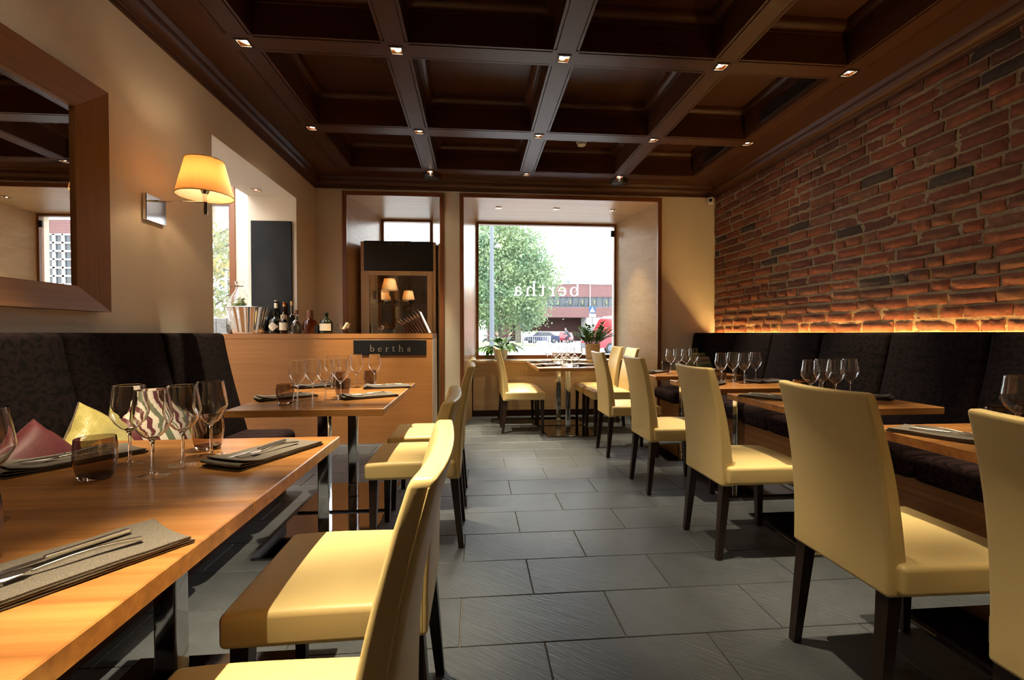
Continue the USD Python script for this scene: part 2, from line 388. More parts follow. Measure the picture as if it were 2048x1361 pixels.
# ---- brick wall
w = struct('wall_right')
obj('backing', box(XR + .03, XR + .35, YB, 5.57, 0, 3.4), 'wall', w, smooth=False)
gy, gz = np.meshgrid(np.arange(.2, 5.58, .016), np.arange(1.02, 2.96, .013), indexing='ij')
pp = np.stack([gy * 38, gz * 38, gy * 0], -1)
gx = XR + .004 - .012 * (meshkit.fbm(pp, 3, 5) - .40) - .005 * (meshkit.noise(pp * .35, 9) - .35)
V = np.stack([gx, gy, gz], -1).reshape(-1, 3); a, b = gy.shape
ii = np.arange(a * b).reshape(a, b)
q = np.stack([ii[:-1, :-1], ii[:-1, 1:], ii[1:, 1:], ii[1:, :-1]], -1).reshape(-1, 4)
obj('mortar', (V, q), 'mortar', w, smooth=True)
obj('lower_plaster', box(XR - .001, XR + .03, YB, 5.57, 0, 1.03), 'mortar', w, smooth=False)
obj('near_plaster', box(XR - .001, XR + .03, YB, .21, 1.03, 2.96), 'mortar', w, smooth=False)
bricks = []
course, seed = .0885, 0
for k in range(23):
    z0 = .985 + k * course
    y = 5.57 + R.uniform(0, .12)
    rowkind = k % 4
    while y > .25:
        stretcher = R.random() < (.86 if rowkind != 2 else .35)
        L = (.262 if stretcher else .128) + R.normal(0, .006)
        y1, y0 = y, y - L
        y -= L + .015 + R.uniform(-.004, .007)
        if y0 > 5.52: continue
        bricks.append((min(y1, 5.565), y0, z0 + R.normal(0, .003), R.uniform(.064, .072)))
def brick_mesh(y1, y0, z0, h):
    n, m = 6, 4
    sy, sz = np.linspace(0, 1, n), np.linspace(0, 1, m)
    Y, Z = np.meshgrid(y0 + (y1 - y0) * sy, z0 + h * sz, indexing='ij')
    out = R.uniform(-.004, .006)
    edge = np.minimum(np.minimum(sy, 1 - sy)[:, None] * (y1 - y0), np.minimum(sz, 1 - sz)[None, :] * h)
    X = XR - .009 - out - .0035 * R.random((n, m)) + np.where(edge < 1e-6, .007 + .006 * R.random((n, m)) ** 2, 0)
    Y = Y + R.normal(0, .0022, (n, m)); Z = Z + R.normal(0, .0018, (n, m))
    Fv = np.stack([X, Y, Z], -1).reshape(-1, 3)
    id_ = np.arange(n * m).reshape(n, m)
    f = np.stack([id_[:-1, :-1], id_[:-1, 1:], id_[1:, 1:], id_[1:, :-1]], -1).reshape(-1, 4)
    rim = list(id_[:, 0]) + list(id_[-1, 1:]) + list(id_[-2::-1, -1]) + list(id_[0, -2:0:-1])
    back = Fv[rim].copy(); back[:, 0] = XR + .03
    V2 = np.vstack([Fv, back]); nb = len(Fv); s = []
    for i in range(len(rim)):
        j = (i + 1) % len(rim); s.append([rim[i], nb + i, nb + j, rim[j]])
    return V2, np.vstack([f, np.array(s)[:, ::-1]])
order = sorted(range(len(bricks)), key=lambda i: (bricks[i][1] < 2.05) * 100 + 0 * bricks[i][1])
vis = [i for i in order if bricks[i][1] >= 2.05 and 1.10 < bricks[i][2] < 2.93]
vis = sorted(vis, key=lambda i: bricks[i][1])[:300]
vs = set(vis); restb = []
for i, bk in enumerate(bricks):
    if bk[2] > 2.93: continue
    mm = brick_mesh(*bk)
    if i in vs:
        kk = int(R.choice(8, p=[.2, .17, .15, .15, .1, .08, .1, .05]))
        obj('brick', mm, BRICK[kk], w, smooth=50)
    else:
        restb.append(trimesh.Trimesh(mm[0], np.vstack([mm[1][:, [0, 1, 2]], mm[1][:, [0, 2, 3]]]), process=False))
obj('brick_remainder', cat(restb), BRICK[1], w, smooth=False, kind='stuff')

# ---- coffered ceiling
XS = [-1.474, -.5115, .6045, 1.7205, 2.68]
YS = [5.226, 4.21, 3.02, 1.83, .64, -.55]
BW, HOLE, ZT = .0875, .037, 3.32
ce = struct('ceiling')
obj('ceiling_slab', box(XI, 3.45, YB, 5.8, ZT, 3.45), 'dark_y', ce, smooth=False)
def beam_section(c):
    w, g, d = BW, .017, .010
    return Polygon([(c - w, ZB), (c - w + g, ZB), (c - w + g, ZB + d), (c - w + g + .007, ZB + d), (c - w + g + .007, ZB - .002), (c + w - g - .007, ZB - .002), (c + w - g - .007, ZB + d), (c + w - g, ZB + d), (c + w - g, ZB), (c + w, ZB), (c + w, ZT), (c - w, ZT)])
for j, y in enumerate(YS):
    for i, x in enumerate(XS):
        if j > 0 or i in (1, 2, 3):
            h = HOLE
            obj('beam_joint', cat([box(x - BW, x - h, y - BW, y + BW, ZB - .002, ZT), box(x + h, x + BW, y - BW, y + BW, ZB - .002, ZT), box(x - h, x + h, y - BW, y - h, ZB - .002, ZT), box(x - h, x + h, y + h, y + BW, ZB - .002, ZT)]), 'dark_x', ce, smooth=False)
        else:
            obj('beam_joint', box(x - BW, x + BW, y - BW, y + BW, ZB - .002, ZT), 'dark_x', ce, smooth=False)
        if i < 4:
            obj('cross_beam', prism(beam_section(y), 'x', x + BW, XS[i + 1] - BW), 'dark_x', ce, smooth=False)
        if j < len(YS) - 1:
            obj('long_beam', prism(beam_section(x), 'y', YS[j + 1] + BW, y - BW), 'dark_y', ce, smooth=False)
obj('border_board', box(XL, XS[0] - BW, YB, YF, ZB - .002, ZT), 'dark_y', ce, smooth=False)
obj('border_board', box(XS[-1] + BW, XR, YB, YF, ZB - .002, ZT), 'dark_y', ce, smooth=False)
obj('border_board', box(XS[0] - BW, XS[-1] + BW, YS[0] + BW, YF, ZB - .002, ZT), 'dark_x', ce, smooth=False)
obj('border_board', box(XS[0] - BW, XS[-1] + BW, YB, YS[-1] - BW, ZB - .002, ZT), 'dark_x', ce, smooth=False)
def ovolo(z):       # outline (distance from the side, height)
    t = np.linspace(0, np.pi / 2, 7)
    return [(0, z - .075), (.012, z - .075), (.014, z - .062)] + [(.014 + .048 * np.sin(s), z - .010 - .048 * np.cos(s)) for s in t] + [(.066, z), (0, z)]
ZP = 3.292
for j in range(len(YS) - 1):
    for i in range(4):
        x0, x1, y1, y0 = XS[i] + BW, XS[i + 1] - BW, YS[j] - BW, YS[j + 1] + BW
        pn = obj('coffer_panel', box(x0, x1, y0, y1, ZP, ZT), 'dark_y', ce, smooth=False)
        o = ovolo(ZP)
        obj('molding', prism([(x0 + d, z) for d, z in o], 'y', y0, y1), 'dark_y', pn, smooth=40)
        obj('molding', prism([(x1 - d, z) for d, z in o][::-1], 'y', y0, y1), 'dark_y', pn, smooth=40)
        obj('molding', prism([(y0 + d, z) for d, z in o], 'x', x0, x1), 'dark_x', pn, smooth=40)
        obj('molding', prism([(y1 - d, z) for d, z in o][::-1], 'x', x0, x1), 'dark_x', pn, smooth=40)
        if i == 3 and j in (0, 1):
            obj('air_slot', box(x1 - .012, x1 + .002, y0 + .12, y1 - .25, ZB + .05, ZB + .15), 'black', pn, smooth=False)
# crown mouldings
t = np.linspace(0, np.pi / 2, 8)
CR = [(0, ZC), (.020, ZC), (.024, ZC + .018), (.034, ZC + .022)] + [(.034 + .060 * np.sin(s), ZC + .085 - .060 * np.cos(s)) for s in t] + [(.100, ZC + .090), (.115, ZB), (0, ZB)]
tr = struct('trim_1'); obj('crown_molding', prism([(XL + d, z) for d, z in CR], 'y', YB, YF), 'dark_y', tr, smooth=40)
tr = struct('trim_2'); obj('crown_molding', prism([(YF - d, z) for d, z in CR][::-1], 'x', XL, XR), 'dark_x', tr, smooth=40)
tr = struct('trim_3'); obj('crown_molding', prism([(XR - d, z) for d, z in CR][::-1], 'y', YB, YF), 'dark_y', tr, smooth=40)

# ---- windows with splayed, panelled reveals
def slabq(a, b, t):
    """Panel with front quad a (4 points) and thickness vector t."""
    return hull(list(map(np.array, a)) + [np.array(p) + np.array(t) for p in a])

def window(name, wx0, wx1, wz, gx0, gx1, gz0, gz1, gy, casing=(True, True), zsill=.775, ysill=6.16):
    """wx: reveal at the wall plane, wz its head; g: the glass."""
    o = struct(name)
    e = .05
    cz = wz + .045
    parts = [('casing', cat([box(wx0 - e, wx0, YF - .022, YF + .02, 0, cz)])), ('casing', box(wx1, wx1 + e, YF - .022, YF + .02, 0, cz)), ('casing', box(wx0 - e, wx1 + e, YF - .0225, YF + .02, wz, cz + .002))]
    for n, m in parts[:2]: obj(n, m, 'trim_z', o, smooth=False)
    obj('casing', parts[2][1], 'trim_x', o, smooth=False)
    y0, y1 = YF, gy
    obj('reveal_panel', slabq([(wx0, y0, 0), (wx0, y0, wz), (gx0 - .03, y1, gz1 + .03), (gx0 - .03, y1, 0)], None, (-.02, 0, 0)), 'oak_y', o, smooth=False)
    obj('reveal_panel', slabq([(wx1, y0, 0), (wx1, y0, wz), (gx1 + .03, y1, gz1 + .03), (gx1 + .03, y1, 0)], None, (.02, 0, 0)), 'oak_y', o, smooth=False)
    obj('head_panel', slabq([(wx0 - .01, y0, wz), (wx1 + .01, y0, wz), (gx1 + .04, y1, gz1 + .03), (gx0 - .04, y1, gz1 + .03)], None, (0, 0, .02)), 'oak_x', o, smooth=False)
    fr = .032
    obj('window_frame', cat([box(gx0 - fr, gx0, gy - .02, gy + .05, gz0 - fr, gz1 + fr), box(gx1, gx1 + fr, gy - .02, gy + .05, gz0 - fr, gz1 + fr), box(gx0, gx1, gy - .02, gy + .05, gz1, gz1 + fr), box(gx0, gx1, gy - .02, gy + .05, gz0 - fr, gz0)]), 'trim_x', o, smooth=False)
    obj('pane', box(gx0, gx1, gy + .012, gy + .018, gz0, gz1), 'pane', o, smooth=False)
    # blocking round the glass, towards the street
    obj('outer_masonry', cat([box(wx0 - .05, gx0 - .02, gy + .02, 6.75, 0, 3.3), box(gx1 + .02, wx1 + .05, gy + .02, 6.75, 0, 3.3), box(gx0 - .02, gx1 + .02, gy + .02, 6.75, gz1 + .02, 3.3), box(gx0 - .02, gx1 + .02, gy + .02, 6.75, -.1, gz0 - .02)]), 'wall', o, smooth=False)
    return o

W1 = window('window_1', -.137, 2.335, 2.832, .053, 2.09, .828, 2.757, YW)
W2 = window('window_2', -1.545, -.43, 2.828, -1.309, -.652, .9, 2.77, YW)
W3 = window('window_3', -4.72, -2.885, 2.86, -4.15, -3.02, .85, 2.735, 5.80)
# low panelled bench under the big window
ap = struct('trim_4')
obj('apron_panel', box(-.03, 2.24, 6.165, 6.19, .085, .735), 'oak_x', ap, smooth=False)
obj('plinth', box(-.03, 2.24, 6.185, 6.21, 0, .085), 'dark_x', ap, smooth=False)
obj('window_sill', cbox(-.06, 2.26, 6.145, 6.60, .735, .775, .004), 'oak_x', ap, smooth=False)
obj('sill_edge', box(.02, 2.12, 6.56, 6.6, .775, .80), 'trim_x', ap, smooth=False)

# lettering on the glass, reading from the street
def glyphs():
    E = lambda cx, cy, rx, ry: affinity.scale(Point(cx, cy).buffer(1, 24), rx, ry)
    S = lambda x0, x1, y0, y1: sbox(x0, y0, x1, y1)
    foot = lambda a, b: Polygon([(a - .13, 0), (b + .13, 0), (b + .13, .045), (b + .03, .07), (b, .13), (a, .13), (a - .03, .07), (a - .13, .045)])
    flag = lambda a, b, top: Polygon([(a - .14, top - .10), (a, top - .10), (a, top - .25), (b, top - .25), (b, top + .02), (a - .14, top - .07)])
    G = {}
    G['b'] = (unary_union([S(.12, .30, .08, 1.62), flag(.12, .30, 1.62), E(.58, .49, .44, .52).difference(E(.56, .49, .26, .44))]).difference(S(-1, .12, -.2, 1.2)), 1.06)
    e = E(.48, .49, .43, .52).difference(E(.51, .51, .26, .44))
    e = e.difference(Polygon([(.52, .52), (1.2, .52), (1.2, .14), (.78, .22), (.6, .42)]))
    G['e'] = (unary_union([e, S(.14, .88, .52, .60)]), .94)
    G['r'] = (unary_union([S(.12, .30, .05, .98), foot(.12, .30), flag(.12, .30, 1.0), E(.62, .88, .12, .11), Polygon([(.30, .66), (.44, .86), (.62, .99), (.62, .88), (.48, .76), (.30, .50)])]), .74)
    tt = unary_union([Polygon([(.16, .12), (.34, .12), (.34, 1.30), (.28, 1.30), (.16, 1.10)]), S(-.02, .62, .90, .99), E(.40, .16, .24, .18).difference(E(.46, .24, .16, .16)).intersection(S(.1, .8, -.1, .22))])
    G['t'] = (tt, .70)
    arch = E(.60, .56, .38, .46).difference(E(.56, .52, .25, .38)).intersection(S(.3, 1.1, .5, 1.2))
    G['h'] = (unary_union([S(.12, .30, .05, 1.62), flag(.12, .30, 1.62), foot(.12, .30), arch, S(.80, .98, .05, .58), foot(.80, .98)]), 1.16)
    arch = E(.42, .70, .31, .31).difference(E(.38, .68, .16, .23)).intersection(S(.0, 1, .70, 1.1))
    G['a'] = (unary_union([arch, E(.17, .76, .10, .10), S(.55, .73, .12, .74), E(.36, .27, .31, .28).difference(E(.40, .28, .16, .19)), Polygon([(.30, .46), (.56, .56), (.56, .66), (.28, .55)]), Polygon([(.62, 0), (.88, .06), (.86, .13), (.73, .14), (.55, .2)])]), .92)
    return G
GL = glyphs()
def word(text, xh, gap, depth):
    x, out = 0.0, []
    for c in text:
        g, adv = GL[c]
        out.append(ext(affinity.scale(affinity.translate(g, x, 0), xh, xh, origin=(0, 0)), depth)); x += adv + gap
    return out, (x - gap) * xh
ls, width = word('bertha', .137, .30, .001)
for m in ls:      # mirrored seen from inside: text x runs to -x, front faces the street
    s = (1.567 - .567) / width
    obj('window_letter', place(m, [(-s, 0, 0), (0, 0, 1), (0, 1, 0)], (1.567, YW + .0185, 1.711)), 'letter', W1, smooth=False)
ls, width = word('bertha', .150, .30, .001)
for m in ls:
    obj('window_letter', place(m, [(-1, 0, 0), (0, 0, 1), (0, 1, 0)], (-3.045, 5.8185, 1.69)), 'letter', W3, smooth=False)
obj('window_bracket', cbox(2.035, 2.088, 6.56, 6.585, 2.60, 2.69), 'iron', W1, label='small dark bracket at the top corner of the window')

# ================================================================== FITTINGS
def downlight(x, y, z, label, group, power=SPOT, angle=15.8, deep=True, tilt=(0, 0)):
    d = thing('ceiling_downlight', label, 'downlight', (x, y, z), 0, group)
    h = HOLE
    f = .045 if deep else .040
    obj('trim_frame', cat([box(-f, f, -f, -h + .003, -.005, .0), box(-f, f, h - .003, f, -.005, .0), box(-f, -h + .003, -h + .003, h - .003, -.005, 0), box(h - .003, f, -h + .003, h - .003, -.005, 0)]), 'iron' if deep else 'steel', d, smooth=False)
    top = .030 if deep else .0
    if deep:
        a, b = h - .002, .0225
        wall = []
        for s in range(4):
            q = [(-a, -a, .001), (a, -a, .001), (b, -b, top), (-b, -b, top)]
            wall.append(rotz(hull(q + [(p[0], p[1] - .0015, p[2]) for p in q]), s * math.pi / 2))
        obj('reflector', cat(wall), 'copper', d, smooth=False)
    else:
        obj('reflector', box(-h + .003, h - .003, -h + .003, h - .003, -.002, .0005), 'copper', d, smooth=False)
    if deep: obj('bulb', lathe([(0, .003), (.010, .0045), (.018, .009), (.023, .017), (.024, .027), (0, .029)], 24), 'bulb', d)
    else: obj('bulb', cyl((0, 0, -.004), (0, 0, -.001), .009, n=20), 'bulb', d)
    l = UsdLux.SphereLight.Define(stage, str(d.GetPath()) + '/halogen_light')
    l.CreateRadiusAttr(.012); l.CreateNormalizeAttr(True); l.CreateIntensityAttr(power); l.CreateColorAttr(Gf.Vec3f(*SPOT_COLOR))
    s = UsdLux.ShapingAPI.Apply(l.GetPrim()); s.CreateShapingConeAngleAttr(angle); s.CreateShapingConeSoftnessAttr(1.0)
    l.AddTranslateOp().Set(Gf.Vec3d(0, 0, -.012))
    l2 = UsdLux.SphereLight.Define(stage, str(d.GetPath()) + '/halogen_spill')
    l2.CreateRadiusAttr(.012); l2.CreateNormalizeAttr(True); l2.CreateIntensityAttr(power * .010); l2.CreateColorAttr(Gf.Vec3f(*SPOT_COLOR))
    s2 = UsdLux.ShapingAPI.Apply(l2.GetPrim()); s2.CreateShapingConeAngleAttr(58); s2.CreateShapingConeSoftnessAttr(1.0)
    l2.AddTranslateOp().Set(Gf.Vec3d(0, 0, -.014))
    if tilt != (0, 0): l.AddRotateXYZOp().Set(Gf.Vec3f(tilt[0], tilt[1], 0))
    return d
cols = ['by the mirror wall', 'second from the mirror wall', 'on the middle beam', 'second from the brick wall', 'beside the brick wall']
rows = ['row nearest the windows', 'second row from the windows', 'third row from the windows', 'fourth row from the windows', 'fifth row from the windows', 'last row']
for j, y in enumerate(YS[:5]):
    for i, x in enumerate(XS):
        if j == 0 and i in (0, 4): continue
        downlight(x, y, ZB - .002, 'square ceiling spot, %s, %s' % (rows[j], cols[i]), 'halogen spots in the coffered ceiling', SPOT * (.5 if i >= 3 else (.85, 1.7, .45, .42, .3)[j] if i == 2 else .72 if i == 0 and j > 1 else 1.0), tilt=(14, -8) if (j == 1 and i < 2) else (0, -11) if (i == 2 and j > 2) else (0, -6) if (i == 1 and j == 4) else (0, 0))
for x, z, s in ((.312, 2.815, 'end near the wine cabinet'), (1.084, 2.815, 'middle'), (1.861, 2.815, 'end near the brick wall')):
    downlight(x, 5.93, z, 'small spot in the head panel of the big window, ' + s, 'spots over the big window', SPOT * .2, angle=30, deep=False)
downlight(-2.24, 4.80, 2.629, 'small spot in the white soffit over the bar counter', None, SPOT * .35, deep=False)

sp = lathe([(0, -.055), (.07, -.054), (.092, -.045), (.104, -.025), (.106, 0), (0, 0)], 36)
for x, lab in ((-.50, 'round dark ceiling speaker above the wine cabinet corner'), (1.75, 'round dark ceiling speaker above the big window near the brick wall')):
    d = thing('ceiling_speaker', lab, 'speaker', (x, 5.345, ZB - .002), 0, 'ceiling speakers')
    obj('grille', sp, 'dark_plastic', d); obj('rim', lathe([(.098, -.012), (.112, -.012), (.112, 0), (.098, 0)], 36), 'dark_plastic', d)
d = thing('smoke_detector', 'grey round smoke detector in a ceiling coffer near the window', 'smoke detector', (1.19, 4.93, ZP))
obj('base', lathe([(0, -.012), (.06, -.012), (.06, 0), (0, 0)], 28), 'white', d); obj('head', lathe([(0, -.05), (.03, -.05), (.046, -.04), (.05, -.012), (0, -.012)], 28), 'white', d)
d = thing('security_camera', 'small white surveillance camera under the ceiling in the brick corner', 'camera', (2.985, 5.46, 2.83), -.5)
obj('housing', superbox(.065, .11, .075, .012, (2, 2, 2), 2), 'white', d); obj('lens', cyl((0, -.054, -.005), (0, -.064, -.005), .02), 'black', d)
obj('bracket', cat([cyl((0, .02, .035), (0, .05, .09), .01), box(-.02, .02, .03, .07, .085, .10)]), 'dark_plastic', d)

# ---- mirror
mz0, mz1, my0, my1, fw, fd = 1.262, 2.378, .86, 2.452, .158, .058
d = thing('wall_mirror', 'large rectangular wall mirror in a broad oak frame', 'mirror', (XL, 0, 0))
obj('mirror_glass', box(.004, .014, my0 + fw - .02, my1 - fw + .02, mz0 + .10, mz1 - fw + .03), 'mirror', d, smooth=False)
def frame_bar(o, i, n):
    """o: outer edge ends, i: inner edge ends, as (y, z); the inside edge is lower."""
    return hull([(0, *p) for p in o + i] + [(fd, *p) for p in o] + [(.028, *p) for p in i])
oy0, oy1, iy0, iy1, iz0, iz1 = my0, my1, my0 + fw, my1 - fw, mz0 + .118, mz1 - fw + .012
obj('frame_rail', frame_bar([(oy0, mz1), (oy1, mz1)], [(iy0, iz1), (iy1, iz1)], 0), 'frame_y', d, smooth=False)
obj('frame_rail', frame_bar([(oy0, mz0), (oy1, mz0)], [(iy0, iz0), (iy1, iz0)], 0), 'frame_y', d, smooth=False)
obj('frame_stile', frame_bar([(oy1, mz0), (oy1, mz1)], [(iy1, iz0), (iy1, iz1)], 0), 'frame_z', d, smooth=False)
obj('frame_stile', frame_bar([(oy0, mz0), (oy0, mz1)], [(iy0, iz0), (iy0, iz1)], 0), 'frame_z', d, smooth=False)

# ---- wall lamps with pleated shades
def sconce(y, label):
    d = thing('wall_lamp', label, 'lamp', (XL, y, 0), 0, 'wall lamps either side of the mirror')
    obj('wall_plate', cbox(.0, .024, -.085, .085, 1.812, 1.968, .003), 'chrome', d, smooth=False)
    obj('arm', tube([(.02, 0, 1.943), (.30, 0, 1.943)], .006), 'chrome', d)
    obj('stem', cat([cyl((.30, 0, 1.868), (.30, 0, 1.99), .013), cyl((.30, 0, 1.99), (.30, 0, 2.01), .014, .026), cyl((.30, 0, 2.01), (.30, 0, 2.02), .026)]), 'chrome', d)
    n = 144
    ang = np.linspace(0, 2 * np.pi, n, endpoint=False)
    rings = []
    zs = [1.978, 1.983, 2.05, 2.12, 2.185, 2.19]
    for k, z in enumerate(zs):
        s = (z - 1.978) / .212
        r = .150 * (1 - s) + .100 * s + .0022 * np.where(np.arange(n) % 3 == 0, -1, .5) * (1 if 0 < k < 5 else 0)
        rings.append(np.stack([.30 + r * np.cos(ang), r * np.sin(ang), np.full(n, z)], -1))
    V = np.vstack(rings); f = []
    for k in range(len(zs) - 1):
        for i in range(n):
            j = (i + 1) % n; f.append([k * n + i, k * n + j, (k + 1) * n + j, (k + 1) * n + i])
    obj('lamp_shade', (V, np.array(f)), 'shade', d, smooth=60)
    for r, z in ((.151, 1.978), (.101, 2.19)):
        obj('shade_ring', tube([(.30 + r * math.cos(a), r * math.sin(a), z) for a in np.linspace(0, 2 * np.pi, 40)], .003, 6), 'gold_foil', d)
    l = UsdLux.SphereLight.Define(stage, str(d.GetPath()) + '/bulb_light')
    l.CreateRadiusAttr(.028); l.CreateNormalizeAttr(True); l.CreateIntensityAttr(SCONCE); l.CreateColorAttr(Gf.Vec3f(1.0, .71, .40)); l.AddTranslateOp().Set(Gf.Vec3d(.30, 0, 2.075))
    obj('bulb', mv(trimesh.creation.icosphere(2, .02), .30, 0, 2.045), 'bulb', d)
sconce(2.84, 'wall lamp with cream pleated shade on chrome arm beside the mirror')
sconce(.45, 'wall lamp seen only as the smaller reflection in the wine cabinet glass')

# ---- slate board on the pier
d = thing('blackboard', 'tall plain black slate board on the pier behind the bar', 'blackboard', (0, 0, 0))
obj('board', cbox(-2.378, -1.960, 4.972, 4.992, 1.18, 2.357, .003), 'chalk', d, smooth=False)
obj('batten', cat([box(-2.33, -2.29, 4.992, 5.0, 1.2, 2.3), box(-2.05, -2.01, 4.992, 5.0, 1.2, 2.3)]), 'dark_x', d, smooth=False)

# ---- bar counter
d = thing('bar_counter', 'oak bar counter with black name plate', 'bar counter')
obj('front_panel', box(-2.75, -.449, 4.75, 4.79, 0, 1.098), 'counter_wood', d, smooth=False)
obj('body', cat([box(-2.75, -.46, 4.79, 4.99, 0, 1.098), box(-1.90, -.46, 4.99, 5.28, 0, 1.098), box(-2.75, -2.45, 4.99, 5.28, 0, 1.098)]), 'counter_wood', d, smooth=False)
obj('countertop', cat([box(-2.75, -.447, 4.747, 4.99, 1.10, 1.150), box(-1.90, -.447, 4.99, 5.30, 1.10, 1.150), box(-2.75, -2.45, 4.99, 5.30, 1.10, 1.150)]), 'counter_wood', d, smooth=False)
obj('end_panel', box(-.4605, -.447, 4.752, 5.29, 0, 1.098), 'wall', d, smooth=False, label='cream end panel of the counter')
sg = obj('name_plate', cbox(-1.259, -.511, 4.742, 4.750, .925, 1.083, .002), 'black', d, smooth=False, label='black name plate with pale lettering')
ls, width = word('bertha', .0435, .86, .003)
for m in ls:
    obj('sign_letter', place(m, [(.421 / width, 0, 0), (0, 0, 1), (0, -1, 0)], (-1.092, 4.742, .962)), 'metal_letter', sg, smooth=False)

# ---- wine cabinet in the narrow window bay
cy0, cy1, cx0, cx1, cz1 = 5.75, 6.35, -1.43, -.50, 2.31
d = thing('wine_cabinet', 'tall oak wine cabinet with glass door and black header panel', 'cabinet')
obj('carcass', cat([box(cx0, cx0 + .045, cy0, cy1, 0, cz1), box(cx1 - .045, cx1, cy0, cy1, 0, cz1), box(cx0, cx1, cy1 - .02, cy1, 0, cz1), box(cx0, cx1, cy0 + .02, cy1, cz1 - .02, cz1), box(cx0, cx1, cy0 + .02, cy1, 0, .1)]), 'oak_z', d, smooth=False)
hp = obj('header_panel', cbox(-1.388, -.531, 5.735, 5.75, 1.946, 2.316, .002), 'black', d, smooth=False, label='black header panel with small lettering')
x = -1.085
for c in 'WINE':
    m = meshkit.text_mesh(c, .036, .002); wd = m.bounds[1][0]
    obj('header_letter', place(m, [(1, 0, 0), (0, 0, 1), (0, -1, 0)], (x, 5.735, 2.262)), 'wine_letter', hp, smooth=False); x += wd + .022
dr = obj('door_frame', cat([box(-1.385, -1.325, 5.735, 5.765, .12, 1.94), box(-.605, -.545, 5.735, 5.765, .12, 1.94), box(-1.325, -.605, 5.735, 5.765, 1.885, 1.94), box(-1.325, -.605, 5.735, 5.765, .12, .18)]), 'oak_z', d, smooth=False)
obj('door_pane', box(-1.325, -.605, 5.748, 5.754, .18, 1.885), 'cabinet_pane', dr, smooth=False)
obj('shelf', box(cx0 + .045, cx1 - .045, 5.80, 6.32, 1.515, 1.535), 'oak_x', d, smooth=False)
obj('shelf', box(cx0 + .045, cx1 - .045, 5.80, 6.32, 1.09, 1.11), 'oak_x', d, smooth=False)
obj('shelf', box(cx0 + .045, cx1 - .045, 5.80, 6.32, .62, .64), 'oak_x', d, smooth=False)

# ================================================================== CHAIRS
def warp(m, fn):
    m = m.copy(); m.vertices = fn(np.array(m.vertices)); return m
BH = .597
def back_shape(v):
    s = np.clip((v[:, 2] + BH / 2) / BH, 0, 1)
    t = .072 - .036 * s
    xr = -.084 * s ** 2.2 + .004
    w = .196
    x = xr + (v[:, 0] + .03) / .06 * t + .012 * (v[:, 1] / w) ** 2 * s
    y = v[:, 1] * (1 - .04 * s)
    z = v[:, 2] + BH / 2 + .374 + .006 * (np.abs(v[:, 1]) / w) ** 2 * s
    return np.stack([x, y, z], 1)
def seat_shape(v):
    u, q = v[:, 0] / .235, v[:, 1] / .235
    top = v[:, 2] > 0
    z = v[:, 2] + np.where(top, .014 * (1 - u ** 2) * (1 - q ** 2) - .006 * np.clip(u, 0, 1) ** 3, 0)
    return np.stack([v[:, 0] + .265, v[:, 1] * (1 + .02 * u), z + .432], 1)
def chair_parts(t):
    obj('seat', warp(superbox(.47, .445, .092, .018, (8, 8, 2), 4), seat_shape), 'leather', t, smooth=60)
    obj('backrest', warp(superbox(.06, .392, BH, .014, (2, 8, 12), 3), back_shape), 'leather', t, smooth=60)
    for s in (-1, 1):
        a, b = .022, .014
        obj('leg', hull([(.04 + i * a, s * .165 + j * a, .40) for i in (-1, 1) for j in (-1, 1)] + [(.002 + i * b, s * .175 + j * b, 0) for i in (-1, 1) for j in (-1, 1)]), 'leg', t, smooth=False)
        obj('leg', hull([(.455 + i * a, s * .19 + j * a, .395) for i in (-1, 1) for j in (-1, 1)] + [(.462 + i * b, s * .195 + j * b, 0) for i in (-1, 1) for j in (-1, 1)]), 'leg', t, smooth=False)
    pts = np.array([(-.017, s * .1962, z) for s in (1,) for z in np.linspace(-.28, .285, 14)])
    for s in (-1, 1):
        q = pts.copy(); q[:, 1] *= s
        obj('seam', tube(back_shape(q), .0013, 5), 'leather', t)
def chair(x, y, rot, label, group=None):
    return copies('chair', 'dining_chair', chair_parts, label, 'chair', (x, y, 0), rot, group)
G1, G2, G3 = 'chairs along the brick wall tables', 'chairs along the mirror wall tables', 'chairs at the window table'
chair(1.188, 1.385, 0, 'cream leather chair at the fourth brick wall table from the window', G1)
chair(1.228, 2.330, 0, 'cream leather chair at the third brick wall table from the window', G1)
chair(1.225, 3.242, 0, 'cream leather chair at the second brick wall table from the window', G1)
chair(1.218, 4.195, 0, 'cream leather chair at the brick wall table closest to the window', G1)
chair(1.20, .755, 0, 'cream leather chair cut by the picture edge, brick wall row, only its tall back seen', G1)
chair(-.112, .73, math.pi, 'cream leather chair with its back largest in view at the lower mirror wall table', G2)
chair(-.118, 1.335, math.pi, 'cream leather chair with lamplit seat at the far half of the mirror wall table', G2)
chair(-.075, 2.570, math.pi, 'cream leather chair at the near half of the table before the bar', G2)
chair(-.07, 3.150, math.pi, 'cream leather chair at the bar end of the table before the bar', G2)
chair(.312, 5.27, 0, 'cream leather chair at the window table, aisle side, farther from the glass', G3)
chair(.312, 5.80, 0, 'cream leather chair at the window table, aisle side, closer to the glass', G3)
chair(1.84, 5.22, math.pi, 'cream leather chair at the window table, brick wall side, farther from the glass', G3)
chair(1.84, 5.78, math.pi, 'cream leather chair at the window table, brick wall side, closer to the glass', G3)

